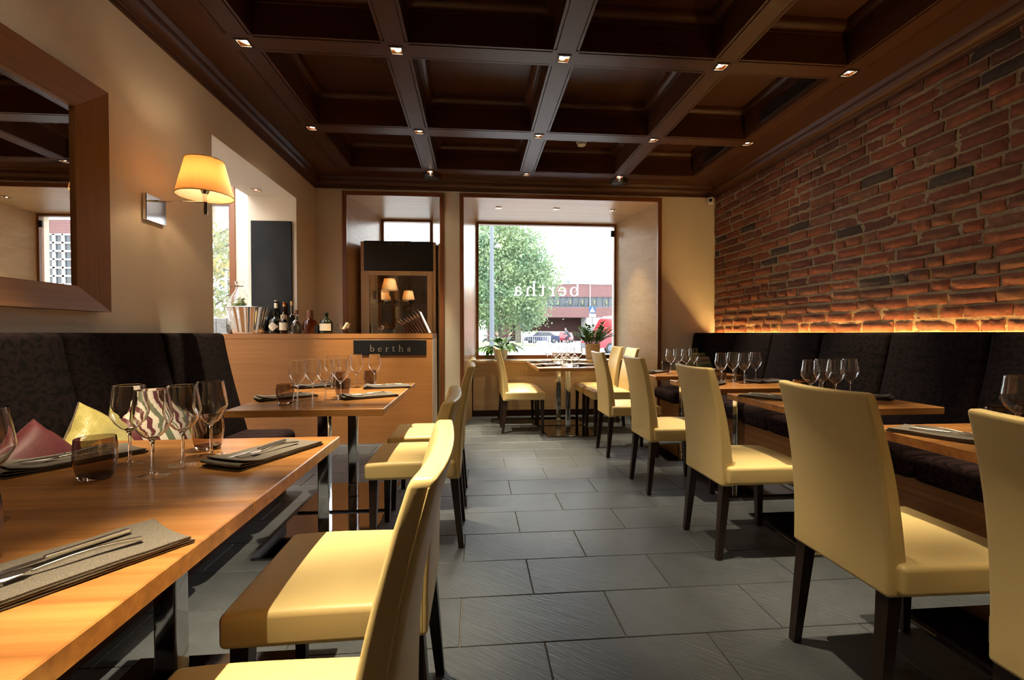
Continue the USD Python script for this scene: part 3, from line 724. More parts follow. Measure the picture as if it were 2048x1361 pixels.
# ================================================================== TABLES
ZTOP = .768
def table_parts(lx, ly):
    def make(t):
        obj('tabletop', cbox(-lx / 2, lx / 2, -ly / 2, ly / 2, ZTOP - .036, ZTOP, .0025), 'cherry_x', t, smooth=False)
        obj('column', mv(superbox(.062, .062, ZTOP - .036 - .012, .006, (1, 1, 2), 2), 0, 0, (ZTOP - .036 + .012) / 2), 'chrome', t)
        obj('base_plate', cbox(-.28, .28, -.27, .27, 0, .012, .002), 'black_chrome', t, smooth=False)
        obj('top_bracket', box(-.16, .16, -.16, .16, ZTOP - .042, ZTOP - .036), 'iron', t, smooth=False)
    return make
def table(lx, ly, x, y, label, group):
    return copies(('table', lx, ly), 'restaurant_table', table_parts(lx, ly), label, 'table', (x, y, 0), 0, group)
TG = 'wooden pedestal tables'
T1a, T1b, T2a, T2b = (-.893, 1.379), (-.893, .733), (-.855, 2.607), (-.855, 3.206)
Rt = [(2.0, 4.135), (2.0, 3.235), (2.0, 2.40), (2.0, 1.41), (2.0, .792)]
WA, WB = (1.075, 5.125), (1.075, 5.715)
table(.78, .644, *T1a, 'wooden table below the wall lamp side of the mirror, set with four glasses', TG)
table(.78, .644, *T1b, 'wooden table cut by the lower left picture corner', TG)
table(.78, .597, *T2a, 'near half of the wooden double table before the bar', TG)
table(.78, .597, *T2b, 'bar end half of the wooden double table before the bar', TG)
for (x, y), nm in zip(Rt, ('closest to the window', 'second from the window', 'third from the window', 'fourth from the window', 'fifth from the window')):
    table(.81, .612, x, y, 'wooden table along the brick wall bench, ' + nm, TG)
table(.765, .585, *WA, 'wooden window table half farther from the glass', TG)
table(.765, .585, *WB, 'wooden window table half touching the sill', TG)

# ================================================================== BANQUETTES
def bench(name, label, wall, sign, ys, gap, fab_back, fab_seat, base):
    """wall: x of the wall, sign: +1 when the room is at +x of it; ys: panel seams."""
    d = thing(name, label, 'bench')
    X = lambda a: wall + sign * a
    lo, hi = min(ys), max(ys)
    obj('frame', box(*sorted((X(gap), X(gap + .03))), lo, hi, 0, 1.10), base, d, smooth=False)
    obj('plinth', box(*sorted((X(gap + .03), X(.56))), lo, hi, 0, .325), base, d, smooth=False)
    for a, b in zip(ys[:-1], ys[1:]):
        a, b = sorted((a, b)); L = b - a - .004
        def shp(v):
            s = np.clip((v[:, 2] + .36) / .72, 0, 1)
            f = v[:, 0] > 0
            front = .165 * (1 - s) ** 1.25 + .008
            puff = .022 * (1 - (2 * v[:, 1] / L) ** 4) * np.sin(np.pi * np.clip(s, .02, 1) ** .8) ** .5
            x = np.where(f, v[:, 0] + front + puff, v[:, 0])
            return np.stack([(x + .05) * sign, v[:, 1], v[:, 2] + .795], 1)
        m = warp(superbox(.10, L, .72, .028, (2, 10, 10), 3), shp)
        if sign < 0: m.invert()
        obj('backrest', mv(m, X(gap + .025), (a + b) / 2, 0), fab_back, d, smooth=60)
        def sh2(v):
            q = 1 - (2 * v[:, 1] / L) ** 4
            return np.stack([v[:, 0] * sign, v[:, 1], v[:, 2] + np.where(v[:, 2] > 0, .012 * q, 0)], 1)
        m = warp(superbox(.52, L, .145, .045, (6, 8, 2), 4), sh2)
        if sign < 0: m.invert()
        obj('seat_cushion', mv(m, X(gap + .36), (a + b) / 2, .398), fab_seat, d, smooth=60)
    return d
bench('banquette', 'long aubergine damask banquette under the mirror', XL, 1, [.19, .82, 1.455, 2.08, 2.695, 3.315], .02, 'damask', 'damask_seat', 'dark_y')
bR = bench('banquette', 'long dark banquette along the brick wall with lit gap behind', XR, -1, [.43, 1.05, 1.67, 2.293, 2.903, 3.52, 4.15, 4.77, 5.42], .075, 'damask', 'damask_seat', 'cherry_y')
# short return against the window wall
def retb(v):
    s = np.clip((v[:, 2] + .36) / .72, 0, 1)
    x = v[:, 0] + np.where(v[:, 0] < 0, -.10 * (1 - s), 0)
    y = v[:, 1] - np.where(v[:, 1] < 0, .14 * (1 - s) ** 1.2, 0)
    return np.stack([x, y, v[:, 2] + .795], 1)
obj('return_backrest', mv(warp(superbox(.24, .10, .72, .028, (4, 2, 8), 3), retb), 2.925, 5.50, 0), 'damask', bR, smooth=60)
obj('return_seat', mv(superbox(.30, .55, .15, .055, (4, 4, 2), 4), 2.42, 5.26, .398), 'damask_seat', bR, smooth=60)
obj('return_plinth', box(2.36, 2.56, 5.02, 5.53, 0, .325), 'cherry_y', bR, smooth=False)
obj('led_strip', box(XR - .066, XR - .054, .45, 5.50, 1.075, 1.085), 'led', smooth=False, label='amber light strip hidden behind the banquette at the brick wall', category='light strip')

# ---- cushions
def cushion(s, th, name_m):
    n = 15
    g = np.linspace(-1, 1, n)
    U, Vv = np.meshgrid(g, g, indexing='ij')
    h = th / 2 * ((1 - U ** 2) * (1 - Vv ** 2)) ** .42
    pin = 1 - .07 * (1 - np.abs(U)) * np.abs(Vv) ** 3, 1 - .07 * (1 - np.abs(Vv)) * np.abs(U) ** 3
    wr = .004 * (meshkit.noise(np.stack([U * 4, Vv * 4, U * 0], -1), 3) - .5)
    P = np.stack([U * s / 2 * pin[1], Vv * s / 2 * pin[0], h + wr], -1).reshape(-1, 3)
    Q = P.copy(); Q[:, 2] = -(h - wr).ravel()
    i = np.arange(n * n).reshape(n, n)
    q = np.stack([i[:-1, :-1], i[1:, :-1], i[1:, 1:], i[:-1, 1:]], -1).reshape(-1, 4)
    F2 = np.vstack([q, q[:, ::-1] + n * n]); F2 = np.vstack([F2[:, [0, 1, 2]], F2[:, [0, 2, 3]]])
    m = trimesh.Trimesh(np.vstack([P, Q]), F2, process=False); m.merge_vertices(digits_vertex=5)
    return m
M['burgundy'] = mottled('burgundy_satin', (.050, .005, .007), (.075, .008, .011), 90, .6, .1, specular_ior_level=.3)
M['gold_silk'] = mottled('gold_silk', (.28, .23, .065), (.42, .35, .12), 9, .36, .9, .02)
M['brown_fabric'] = mottled('brown_fabric', (.05, .025, .015), (.08, .04, .022), 60, .7)
def stripes(name, cols, width, axis):
    n = {'t': ('texture_coordinate', {}), 's': ('separate_xyz', {}), 'a': ('math', {'math_type': 'multiply_add', 'value2': 1 / width, 'value3': .5}), 'f': ('math', {'math_type': 'fraction'}),
         'r': ('rgb_ramp', {'interpolate': False, 'ramp': [(i / len(cols), c) for i, c in enumerate(cols)]}), 'p': ('principled_bsdf', {'roughness': .55})}
    return mat(name, n, [('t.object', 's.vector'), ('s.' + axis, 'a.value1'), ('a.value', 'f.value1'), ('f.value', 'r.fac'), ('r.color', 'p.base_color')], 'p.BSDF')
cc, bu, gr, wh = (.62, .52, .42), (.10, .014, .02), (.13, .15, .09), (.70, .62, .52)
M['stripe'] = stripes('striped_silk', [cc, bu, wh, gr, wh, bu, cc, gr, bu], .30, 'x')
M['stripe2'] = stripes('pink_grey_stripe', [(.36, .24, .19), (.28, .20, .17), (.40, .30, .24)], .12, 'y')
M['olive'] = plain('olive_cloth', (.20, .17, .06), .7); M['sage'] = mottled('sage_cloth', (.17, .20, .09), (.22, .24, .12), 60, .75)
def put_cushion(label, matl, size, th, loc, rots, back=None):
    """rots: spin in its plane, lean back, turn about z (degrees)."""
    d = thing('throw_cushion', label, 'cushion', loc, math.radians(rots[2]), 'throw cushions on the benches')
    m = cushion(size, th, matl)
    T = lambda k: rotx(rotz(k, math.radians(rots[0])), math.radians(rots[1]))
    obj('cover', T(m), matl, d, smooth=70)
    e = size / 2 * .985
    ring = []
    for a in np.linspace(0, 1, 13)[:-1]: ring.append((-e + 2 * e * a, -e * (1 - .05 * math.sin(math.pi * a)), 0))
    ring += [(-p[1], p[0], 0) for p in ring[:12]] ; ring += [(-p[0], -p[1], 0) for p in ring[:24]]
    obj('piping', T(tube(ring + ring[:1], .004, 6)), back or matl, d)
# facing the room: lean about the wall's line (x), turned 90 degrees
put_cushion('burgundy satin throw cushion on the bench below the mirror', 'burgundy', .33, .13, (-1.50, 1.67, .645), (28, 62, 84))
put_cushion('gold silk throw cushion on the bench, next to the burgundy one', 'gold_silk', .34, .14, (-1.54, 1.985, .66), (34, 60, 98), 'brown_fabric')
put_cushion('striped burgundy, cream and green throw cushion behind the wine glasses', 'stripe', .38, .13, (-1.50, 2.27, .665), (40, 60, 80))
put_cushion('sage green cushion in the bench corner by the window wall, foremost of three', 'sage', .36, .12, (2.70, 4.98, .65), (0, 74, 40))
put_cushion('pinkish striped cushion in the bench corner, middle of three', 'stripe2', .38, .12, (2.78, 5.13, .69), (0, 74, 32))
put_cushion('olive cushion in the bench corner, rearmost of three', 'olive', .38, .12, (2.76, 5.26, .73), (0, 76, 22))

# ================================================================== GLASSES, NAPKINS, CUTLERY
ZG = ZTOP + .0004
def wine_parts(t):
    foot = [(0, 0), (.036, 0), (.0365, .0012), (.030, .0026), (.014, .0045), (.0065, .0085), (0, .0085)]
    stem = [(0, .0085), (.0065, .0085), (.0045, .018), (.0037, .035), (.0037, .080), (.0046, .090), (.008, .098), (.0125, .1025), (0, .1015)]
    bowl = [(.0125, .1025), (.020, .107), (.034, .124), (.0445, .146), (.0468, .157), (.0452, .172), (.0405, .205), (.0370, .2315), (.0365, .2325),
            (.0359, .2315), (.0394, .205), (.0441, .172), (.0456, .157), (.0433, .1465), (.0328, .125), (.019, .1083), (.0125, .1045), (.0125, .1025)]
    obj('foot', lathe(foot, 40), 'thin_glass', t, smooth=60)
    obj('stem', lathe(stem, 20), 'glass', t, smooth=60)
    obj('bowl', lathe(bowl, 44), 'glass', t, smooth=60)
def tumbler_parts(m):
    solid, wall = {'smoke': ('smoke', 'smoke'), 'amber': ('amber', 'amber'), 'bottle_clear': ('bottle_clear', 'bottle_clear')}[m]
    def make(t):
        base = [(0, 0), (.030, 0), (.034, .002), (.0375, .009), (.0380, .0125), (0, .0125)]
        prof = [(.0380, .0126), (.0445, .040), (.0462, .060), (.0455, .085), (.0432, .107), (.0425, .108), (.0418, .107), (.0440, .085), (.0446, .060), (.0428, .040), (.0362, .0126), (.0380, .0126)]
        obj('thick_base', lathe(base, 36), solid, t, smooth=60)
        obj('wall', lathe(prof, 44), wall, t, smooth=60)
    return make
def wine(x, y, lab, grp): copies('wine', 'wine_glass', wine_parts, lab, 'wine glass', (x, y, ZG), 0, grp)
def tumbler(x, y, lab, grp, m='smoke'): copies('tumbler' + m, 'water_tumbler', tumbler_parts(m), lab, 'tumbler', (x, y, ZG), 0, grp)

def napkin_parts(m):
    def make(t):
        # one cloth folded to and fro: loose loops at -x, flat at +x, softly waved
        pts, L = [], .155
        def lift(x, k): return .010 * max(0, -(x + L * .45) / (L * .55)) ** 1.4 * k * .5
        zl = [.0022, .0062, .0100, .0136]
        for k in range(4):
            e0, e1 = -L + .004 * k, L - .003 * k
            xs = np.linspace(e0, e1, 22) if k % 2 == 0 else np.linspace(e1, e0, 22)
            for x in xs: pts.append((x, zl[k] + lift(x, k)))
            if k < 3:
                x0, z0 = pts[-1]; sg = 1 if k % 2 == 0 else -1
                z1 = zl[k + 1] + lift(x0, k + 1); rr = (z1 - z0) / 2
                for a in np.linspace(-math.pi / 2, math.pi / 2, 8)[1:-1]:
                    pts.append((x0 + sg * rr * (1.2 if sg > 0 else 1.9) * math.cos(a), z0 + rr + rr * math.sin(a)))
        P = np.array(pts); n, W = len(P), 15
        nr = np.gradient(P, axis=0); nr = np.stack([-nr[:, 1], nr[:, 0]], 1); nr /= np.linalg.norm(nr, axis=1, keepdims=True) + 1e-9
        V = []
        for j, y in enumerate(np.linspace(-1, 1, W)):
            for sd in (1, -1):
                Q = P + nr * .0011 * sd
                edge = .004 * meshkit.noise(np.stack([P[:, 0] * 18, np.full(n, np.sign(y) * 5.0), P[:, 1] * 300], -1), 4) * abs(y) ** 8
                wav = .0035 * (meshkit.noise(np.stack([P[:, 0] * 22, np.full(n, y * 2.2), P[:, 1] * 30], -1), 8) - .5) * np.clip(P[:, 1] / .008, 0, 1)
                V.append(np.stack([Q[:, 0] + .006 * y * y, y * .073 + np.sign(y) * edge, np.maximum(Q[:, 1] + wav, .0002)], 1))
        V = np.array(V).reshape(W, 2, n, 3).reshape(-1, 3)
        ix = lambda j, sd, i: (j * 2 + sd) * n + i
        f = []
        for j in range(W - 1):
            for i in range(n - 1):
                f.append([ix(j, 0, i), ix(j, 0, i + 1), ix(j + 1, 0, i + 1), ix(j + 1, 0, i)]); f.append([ix(j, 1, i + 1), ix(j, 1, i), ix(j + 1, 1, i), ix(j + 1, 1, i + 1)])
        for j in (0, W - 1):
            for i in range(n - 1): f.append([ix(j, 0, i), ix(j, 1, i), ix(j, 1, i + 1), ix(j, 0, i + 1)])
        for i in (0, n - 1):
            for j in range(W - 1): f.append([ix(j, 0, i), ix(j + 1, 0, i), ix(j + 1, 1, i), ix(j, 1, i)])
        obj('cloth', (V, np.array(f)), m, t, smooth=60)
    return make
def napkin(x, y, deg, lab, m='linen'):
    copies('nap' + m, 'folded_napkin', napkin_parts(m), lab, 'napkin', (x, y, ZG), math.radians(deg), 'folded linen napkins with cutlery')

def arch(m, h):
    v = np.array(m.vertices); v[:, 2] += h * (1 - np.clip(np.abs(v[:, 0]) / .1, 0, 1) ** 2); m.vertices = v; return m
def knife_parts(t):
    o = sbox(-.105, .012 - .008, .012, .005)
    obj('handle', warp(superbox(.115, .013, .007, .003, (8, 2, 1), 3), lambda v: np.stack([v[:, 0] + .048, v[:, 1] * (.75 + .35 * (v[:, 0] + .057) / .115), v[:, 2] + .0035], 1)), 'steel', t, smooth=60)
    bl = Polygon([(-.004, -.004), (-.02, -.0085), (-.07, -.0095), (-.105, -.006), (-.118, .002), (-.108, .0065), (-.004, .0045)])
    obj('blade', mv(ext(bl, .0016), 0, 0, .002), 'steel', t, smooth=False)
def fork_parts(t):
    obj('handle', warp(superbox(.135, .011, .0045, .002, (10, 2, 1), 3), lambda v: np.stack([v[:, 0] + .040, v[:, 1] * (.5 + .8 * ((v[:, 0] + .0675) / .135) ** 2), v[:, 2] + .003 + .006 * np.sin(np.pi * np.clip((v[:, 0] + .0675) / .135, 0, 1))], 1)), 'steel', t, smooth=60)
    p = Polygon([(-.026, -.003), (-.036, -.0105), (-.055, -.0125), (-.102, -.0115), (-.102, .0115), (-.055, .0125), (-.036, .0105), (-.026, .003)])
    for c in (-.0062, 0, .0062): p = p.difference(sbox(-.11, c - .0016, -.056, c + .0016))
    m = ext(p, .0016); v = np.array(m.vertices); v[:, 2] += .0025 + 5.5 * (np.clip(-.03 - v[:, 0], 0, .08) - .035) ** 2 * .5; m.vertices = v
    obj('tines', m, 'steel', t, smooth=False)
NAPH = .0172
def setting(x, y, deg, where, m='linen', flip=1):
    napkin(x, y, deg, 'folded %s napkin %s' % ('grey brown linen' if m == 'linen' else 'dark linen', where), m)
    a = math.radians(deg); c, s = math.cos(a), math.sin(a)
    for key, nm, mk, dx, dy, da, ct in (('knife', 'table_knife', knife_parts, .000, .022, 5, 'knife'), ('fork', 'table_fork', fork_parts, -.004, -.018, -4, 'fork')):
        copies(key, nm, mk, 'steel %s on the napkin %s' % (ct, where), ct, (x + dx * c - dy * s, y + dx * s + dy * c, ZG + NAPH + .001), a + math.radians(da), 'cutlery on napkins')

MW, BR = 'mirror wall tables', 'brick wall tables'
def four(xs, where, grp, names=('first', 'second', 'third', 'fourth')):
    for (x, y), n in zip(xs, names): wine(x, y, 'wine glass %s, %s' % (where, n), grp)
order4 = ('closest to the bench', 'second from the bench', 'third from the bench', 'closest to the chair')
four([(-1.006, 1.385), (-.863, 1.267), (-.846, 1.364), (-.828, 1.470)], 'on the table by the mirror', 'wine glasses, table by the mirror', order4)
tumbler(-1.002, 1.262, 'smoky brown water tumbler before the wine glasses, table by the mirror', MW)
tumbler(-.885, 1.555, 'brown water tumbler behind the wine glasses, table by the mirror', MW, 'amber')
tumbler(-.842, .800, 'brown water tumbler cut by the left picture edge', MW, 'amber')
wine(-.985, .975, 'wine glass cut by the left picture edge, only its stem seen', None)
setting(-.655, 1.452, 66, 'by the chair, table by the mirror')
setting(-1.205, 1.432, 54, 'by the bench, table by the mirror')
setting(-.668, .765, 54, 'on the table at the lower left picture corner')
four([(-.998, 2.600), (-.943, 2.683), (-.845, 2.598), (-.786, 2.683)], 'on the near half of the table before the bar', 'wine glasses, near half of bar table', order4)
tumbler(-1.030, 2.515, 'smoky water tumbler beside the wine glasses, near half of the bar table', MW)
tumbler(-.80, 2.775, 'smoky water tumbler behind the wine glasses, near half of the bar table', MW)
four([(-.985, 3.16), (-0.89, 3.152), (-.837, 3.240), (-.722, 3.284)], 'on the bar end of the table before the bar', 'wine glasses, bar end of bar table', order4)
tumbler(-.955, 3.235, 'smoky water tumbler among the wine glasses, bar end of the bar table', MW)
tumbler(-.775, 3.370, 'smoky water tumbler by the last wine glass, bar end of the bar table', MW)
setting(-.640, 2.735, 28, 'by the chair, near half of the bar table')
setting(-1.120, 2.735, 40, 'by the bench, near half of the bar table')
setting(-.620, 3.205, 12, 'by the chair, bar end of the bar table', 'linen_dark')
setting(-1.120, 3.300, 35, 'by the bench, bar end of the bar table', 'linen_dark')
rn = ('closest to the window', 'second from the window', 'third from the window', 'fourth from the window')
ord2 = ('closest to the chair', 'second from the chair', 'third from the chair', 'closest to the bench')
gx = [[(1.835, 4.06), (1.967, 4.182), (1.985, 4.06), (2.122, 4.182)], [(1.853, 3.225), (2.003, 3.322), (2.035, 3.225), (2.189, 3.322)], [(1.857, 2.33), (2.015, 2.435), (2.005, 2.33), (2.186, 2.435)], [(1.885, 1.4), (1.985, 1.4), (2.085, 1.4), (2.185, 1.4)]]
tx = [[(1.875, 4.24), (2.035, 4.24)], [(1.905, 3.33), (2.115, 3.4)], [(1.9, 2.455), (2.105, 2.5)], [(1.93, 1.485), (2.06, 1.49)]]
for k in range(4):
    w = 'on the brick wall table ' + rn[k]
    four(gx[k], w, 'wine glasses, brick wall table ' + rn[k], ord2)
    for (x, y), n in zip(tx[k], ('chair side', 'bench side')): tumbler(x, y, 'smoky tumbler %s, %s' % (w, n), BR)
    cx_, cy_ = Rt[k]
    setting(cx_ - .275, cy_ + (.06, .03, .06, .075)[k], (40, 130, 125, 115)[k], 'by the chair, brick wall table ' + rn[k])
    setting(cx_ + .265, cy_ + .06, (30, 15, 130, 120)[k], 'by the bench, brick wall table ' + rn[k], 'linen_dark')
for (tx_, ty_), nm in ((WA, 'farther from the glass'), (WB, 'closer to the glass')):
    four([(tx_ - .13, ty_ + .06), (tx_ - .045, ty_ + .01), (tx_ + .05, ty_ + .05), (tx_ + .13, ty_)], 'on the window table half ' + nm, 'wine glasses, window table half ' + nm, ('aisle end', 'second from the aisle', 'third from the aisle', 'brick wall end'))
    tumbler(tx_ - .055, ty_ - .075, 'clear grey tumbler on the window table half %s, aisle side' % nm, 'tumblers on the window table', 'bottle_clear')
    tumbler(tx_ + .075, ty_ - .085, 'clear grey tumbler on the window table half %s, brick wall side' % nm, 'tumblers on the window table', 'bottle_clear')
    setting(tx_ - .225, ty_ + .06, 30, 'aisle side, window table half ' + nm, 'linen_dark')
    setting(tx_ + .235, ty_ + .06, 25, 'brick wall side, window table half ' + nm, 'linen_dark')

# ================================================================== ON THE COUNTER
CT = 1.1505
def lathe_shell(outer, t, n=48):
    inner = [(max(0, r - t), z + (t if k == 0 else 0)) for k, (r, z) in enumerate(outer)]
    return [(0, outer[0][1])] + outer + inner[::-1] + [(0, inner[0][1])]
d = thing('wine_bucket', 'wide polished steel wine bucket at the end of the counter', 'bucket', (-2.36, 4.868, CT))
m = lathe(lathe_shell([(.140, 0), (.148, .006), (.165, .07), (.186, .15), (.206, .225), (.222, .27), (.226, .275)], .004), 180)
v = np.array(m.vertices); q = 1 + .028 * np.cos(18 * np.arctan2(v[:, 1], v[:, 0])); v[:, :2] *= q[:, None]; m.vertices = v; m.apply_scale([1, .50, 1]); obj('bucket', m, 'chrome', d, smooth=50)
rim = [(.226 * math.cos(a), .113 * math.sin(a), .277) for a in np.linspace(0, 2 * np.pi, 60)]
obj('rim', tube(rim, .0045, 8), 'chrome', d)
d = thing('glass_demijohn', 'clear glass demijohn with green plants and a wire clip, behind the steel bucket', 'demijohn', (-2.575, 5.125, CT))
obj('vessel', lathe(lathe_shell([(.105, 0), (.122, .02), (.125, .20), (.122, .30), (.105, .37), (.075, .425), (.045, .47), (.036, .50), (.036, .535), (.046, .545), (.046, .57), (.040, .575)], .003), 40), 'glass', d, smooth=50)
gl = []
for k in range(260):
    p = np.array([R.uniform(-.085, .085), R.uniform(-.085, .085), R.uniform(.20, .40)])
    if np.hypot(p[0], p[1]) > .095 - max(0, p[2] - .28) * .5: continue
    gl.append(mv(rotx(rotz(cbox(-.022, .022, -.012, .012, -.0008, .0008, .0005), R.uniform(0, 6.3)), R.uniform(-1, 1)), *p))
obj('greenery', cat(gl), 'leaf_moss', d, smooth=False, kind='stuff')
obj('soil', mv(cyl((0, 0, .005), (0, 0, .10), .112, .118, 24), 0, 0, 0), 'soil', d)
obj('wire_clip', cat([tube([(.040 * math.cos(a), .040 * math.sin(a), .522) for a in np.linspace(0, 2 * np.pi, 24)], .003, 6), tube([(-.038, 0, .522), (-.10, 0, .515), (-.125, 0, .535), (-.11, 0, .555), (-.09, 0, .52), (-.10, 0, .48)], .0025, 6)]), 'iron', d)

def bottle(x, y, label, prof, m, labels=(), cap=None, fill=None, name='spirit_bottle'):
    d = thing(name, label, 'bottle', (x, y, CT + .0), 0, 'bottles on the counter')
    obj('body', lathe(prof, 32), m, d, smooth=50)
    if cap: r, z0, z1, cm = cap; obj('stopper', cyl((0, 0, z0), (0, 0, z1), r, n=20), cm, d)
    for lm in labels: obj('paper_label', lm, 'paper', d, smooth=40, label='pale paper label')
    if fill: obj('spirit', lathe(fill[0], 28), fill[1], d, smooth=50)
    return d
def band(r, z0, z1, a0=-2.6, a1=-.5, n=14):
    a = np.linspace(a0, a1, n); e = .0008
    V = np.vstack([np.stack([rr * np.cos(a), rr * np.sin(a), np.full(n, z)], 1) for rr in (r + e, r + 2 * e) for z in (z0, z1)])
    f = []
    for i in range(n - 1):
        f += [[i, i + 1, n + i + 1, n + i], [2 * n + i, 3 * n + i, 3 * n + i + 1, 2 * n + i + 1], [i, 2 * n + i, 2 * n + i + 1, i + 1], [n + i, n + i + 1, 3 * n + i + 1, 3 * n + i]]
    f += [[0, n, 3 * n, 2 * n], [n - 1, 3 * n - 1, 4 * n - 1, 2 * n - 1]]
    f = np.array(f); return trimesh.Trimesh(V, np.vstack([f[:, [0, 1, 2]], f[:, [0, 2, 3]]]), process=False)
def lozenge(r, zc, w, h):
    b = band(r, -1, 1, -math.pi / 2 - w, -math.pi / 2 + w, 13)
    v = np.array(b.vertices); ang = np.arctan2(v[:, 1], v[:, 0]); k = 1 - np.abs(ang + math.pi / 2) / w
    v[:, 2] = zc + np.sign(v[:, 2]) * h * np.clip(k, .02, 1); b.vertices = v; return b
BP = lambda r, hb, rn_, ht: [(0, 0), (r * .92, 0), (r, .006), (r, hb), (r * .92, hb + r * .35), (rn_ * 1.3, hb + r * .8), (rn_, hb + r), (rn_, ht - .02), (rn_ * 1.25, ht - .018), (rn_ * 1.25, ht), (0, ht)]
bottle(-2.085, 4.85, 'squat black bottle with a pale diamond label beside the steel bucket', BP(.060, .120, .017, .215), 'bottle_dark', [lozenge(.0605, .075, .95, .05)], (.020, .21, .235, 'bottle_dark'))
bottle(-2.112, 4.945, 'tall dark bottle with pale neck foil behind the black bottle', BP(.037, .20, .015, .345), 'bottle_dark', [band(.0375, .06, .15)], (.018, .27, .352, 'paper'))
bottle(-2.030, 4.95, 'amber bottle behind the black bottle', BP(.036, .20, .014, .33), 'bottle_amber', [band(.0365, .14, .20)], (.016, .29, .335, 'gold_foil'))
bottle(-1.990, 4.84, 'small clear bottle with a pale label beside the black bottle', BP(.043, .12, .015, .19), 'bottle_clear', [band(.0435, .035, .115)], (.017, .185, .205, 'gold_foil'))
bottle(-1.945, 4.935, 'tall clear bottle with sloping shoulders in the middle of the row', BP(.043, .17, .014, .34), 'bottle_clear', [], (.016, .30, .345, 'gold_foil'))
bottle(-1.875, 4.87, 'round clear decanter with a dark red seal', [(0, 0), (.045, 0), (.056, .02), (.060, .06), (.052, .10), (.024, .135), (.017, .15), (.017, .20), (.022, .205), (.022, .215), (0, .215)], 'bottle_clear', [], (.018, .21, .25, 'cork'))
bottle(-1.736, 4.87, 'round amber spirit bottle with an orange brown neck', [(0, 0), (.055, 0), (.068, .012), (.076, .06), (.074, .10), (.058, .135), (.034, .152), (.028, .165), (.028, .20), (0, .20)], 'bottle_amber', [], (.031, .165, .245, 'cork'))
d = thing('matchbox', 'small black box standing between two whisky bottles', 'box', (-1.660, 4.86, CT)); obj('tray', cbox(-.016, .016, -.03, .03, 0, .085, .001), 'black', d, smooth=False); obj('sleeve', cbox(-.018, .018, -.031, .031, .004, .075, .001), 'black', d, smooth=False)
bottle(-1.573, 4.87, 'dark bottle with a cream label and long neck, last in the row', BP(.064, .110, .019, .215), 'bottle_green', [band(.0645, .03, .105, -2.7, -.45)], (.022, .20, .222, 'iron'))
d = thing('coupe_glass', 'cut coupe glass holding cards on the counter', 'glass', (-1.393, 4.87, CT))
obj('bowl', lathe(lathe_shell([(.035, 0), (.036, .004), (.012, .010), (.010, .018), (.030, .035), (.062, .070), (.082, .110)], .003), 12), 'glass', d, smooth=False)
d = thing('card_stack', 'small stack of pale cards in the coupe glass', 'cards', (-1.375, 4.87, CT + .075)); obj('cards', roty(cbox(-.008, .008, -.035, .035, -.03, .045, .001), .55), 'paper', d, smooth=False)

for k in range(8):
    a = math.radians(25 + 2.2 * k); L = .262 - .016 * k; x0 = -.497 - .031 * k
    d = thing('menu_board', 'white faced menu board with clip at the end of the leaning row' if k == 0 else 'brown leather menu board leaning on the counter, %s from the white one' % ('first', 'second', 'third', 'fourth', 'fifth', 'sixth', 'seventh')[k - 1], 'menu', (x0, 4.98, CT), 0, 'menus leaning on the counter')
    T = lambda m: roty(m, -a)
    obj('board', mv(T(cbox(-.005, .0, -.085, .085, .0, L, .001)), 0, 0, .004), 'menu', d, smooth=False)
    if k == 0: obj('page', mv(T(box(.0005, .007, -.08, .08, .002, L - .006)), 0, 0, .004), 'paper_white', d, smooth=False, label='white page on the face')
    obj('clip', mv(T(cat([superbox(.014, .06, .022, .003, (1, 1, 1), 2).apply_translation((-.001, 0, L)), tube([(-.004, -.02, L + .008), (-.012, -.016, L + .035), (-.012, .016, L + .035), (-.004, .02, L + .008)], .0022, 6)])), 0, 0, .004), 'chrome', d)

# ---- in the wine cabinet
for k in range(6):
    d = thing('champagne_bottle', 'dark champagne bottle on the upper cabinet shelf, number %s from the mirror wall end' % ('one', 'two', 'three', 'four', 'five', 'six')[k], 'bottle', (-1.27 + .118 * k, 6.02 + .03 * (k % 2), 1.535), 0, 'bottles in the wine cabinet')
    obj('body', lathe(BP(.043, .16, .016, .30), 24), 'bottle_green', d, smooth=50); obj('foil', cyl((0, 0, .22), (0, 0, .302), .0185, n=16), 'gold_foil', d)
for k in range(7):
    copies('wine', 'wine_glass', wine_parts, 'wine glass on the cabinet shelf, number %s from the mirror wall end' % ('one', 'two', 'three', 'four', 'five', 'six', 'seven')[k], 'wine glass', (-1.25 + .10 * k, 5.98 + .04 * (k % 2), 1.1102), 0, 'wine glasses inside the wine cabinet')

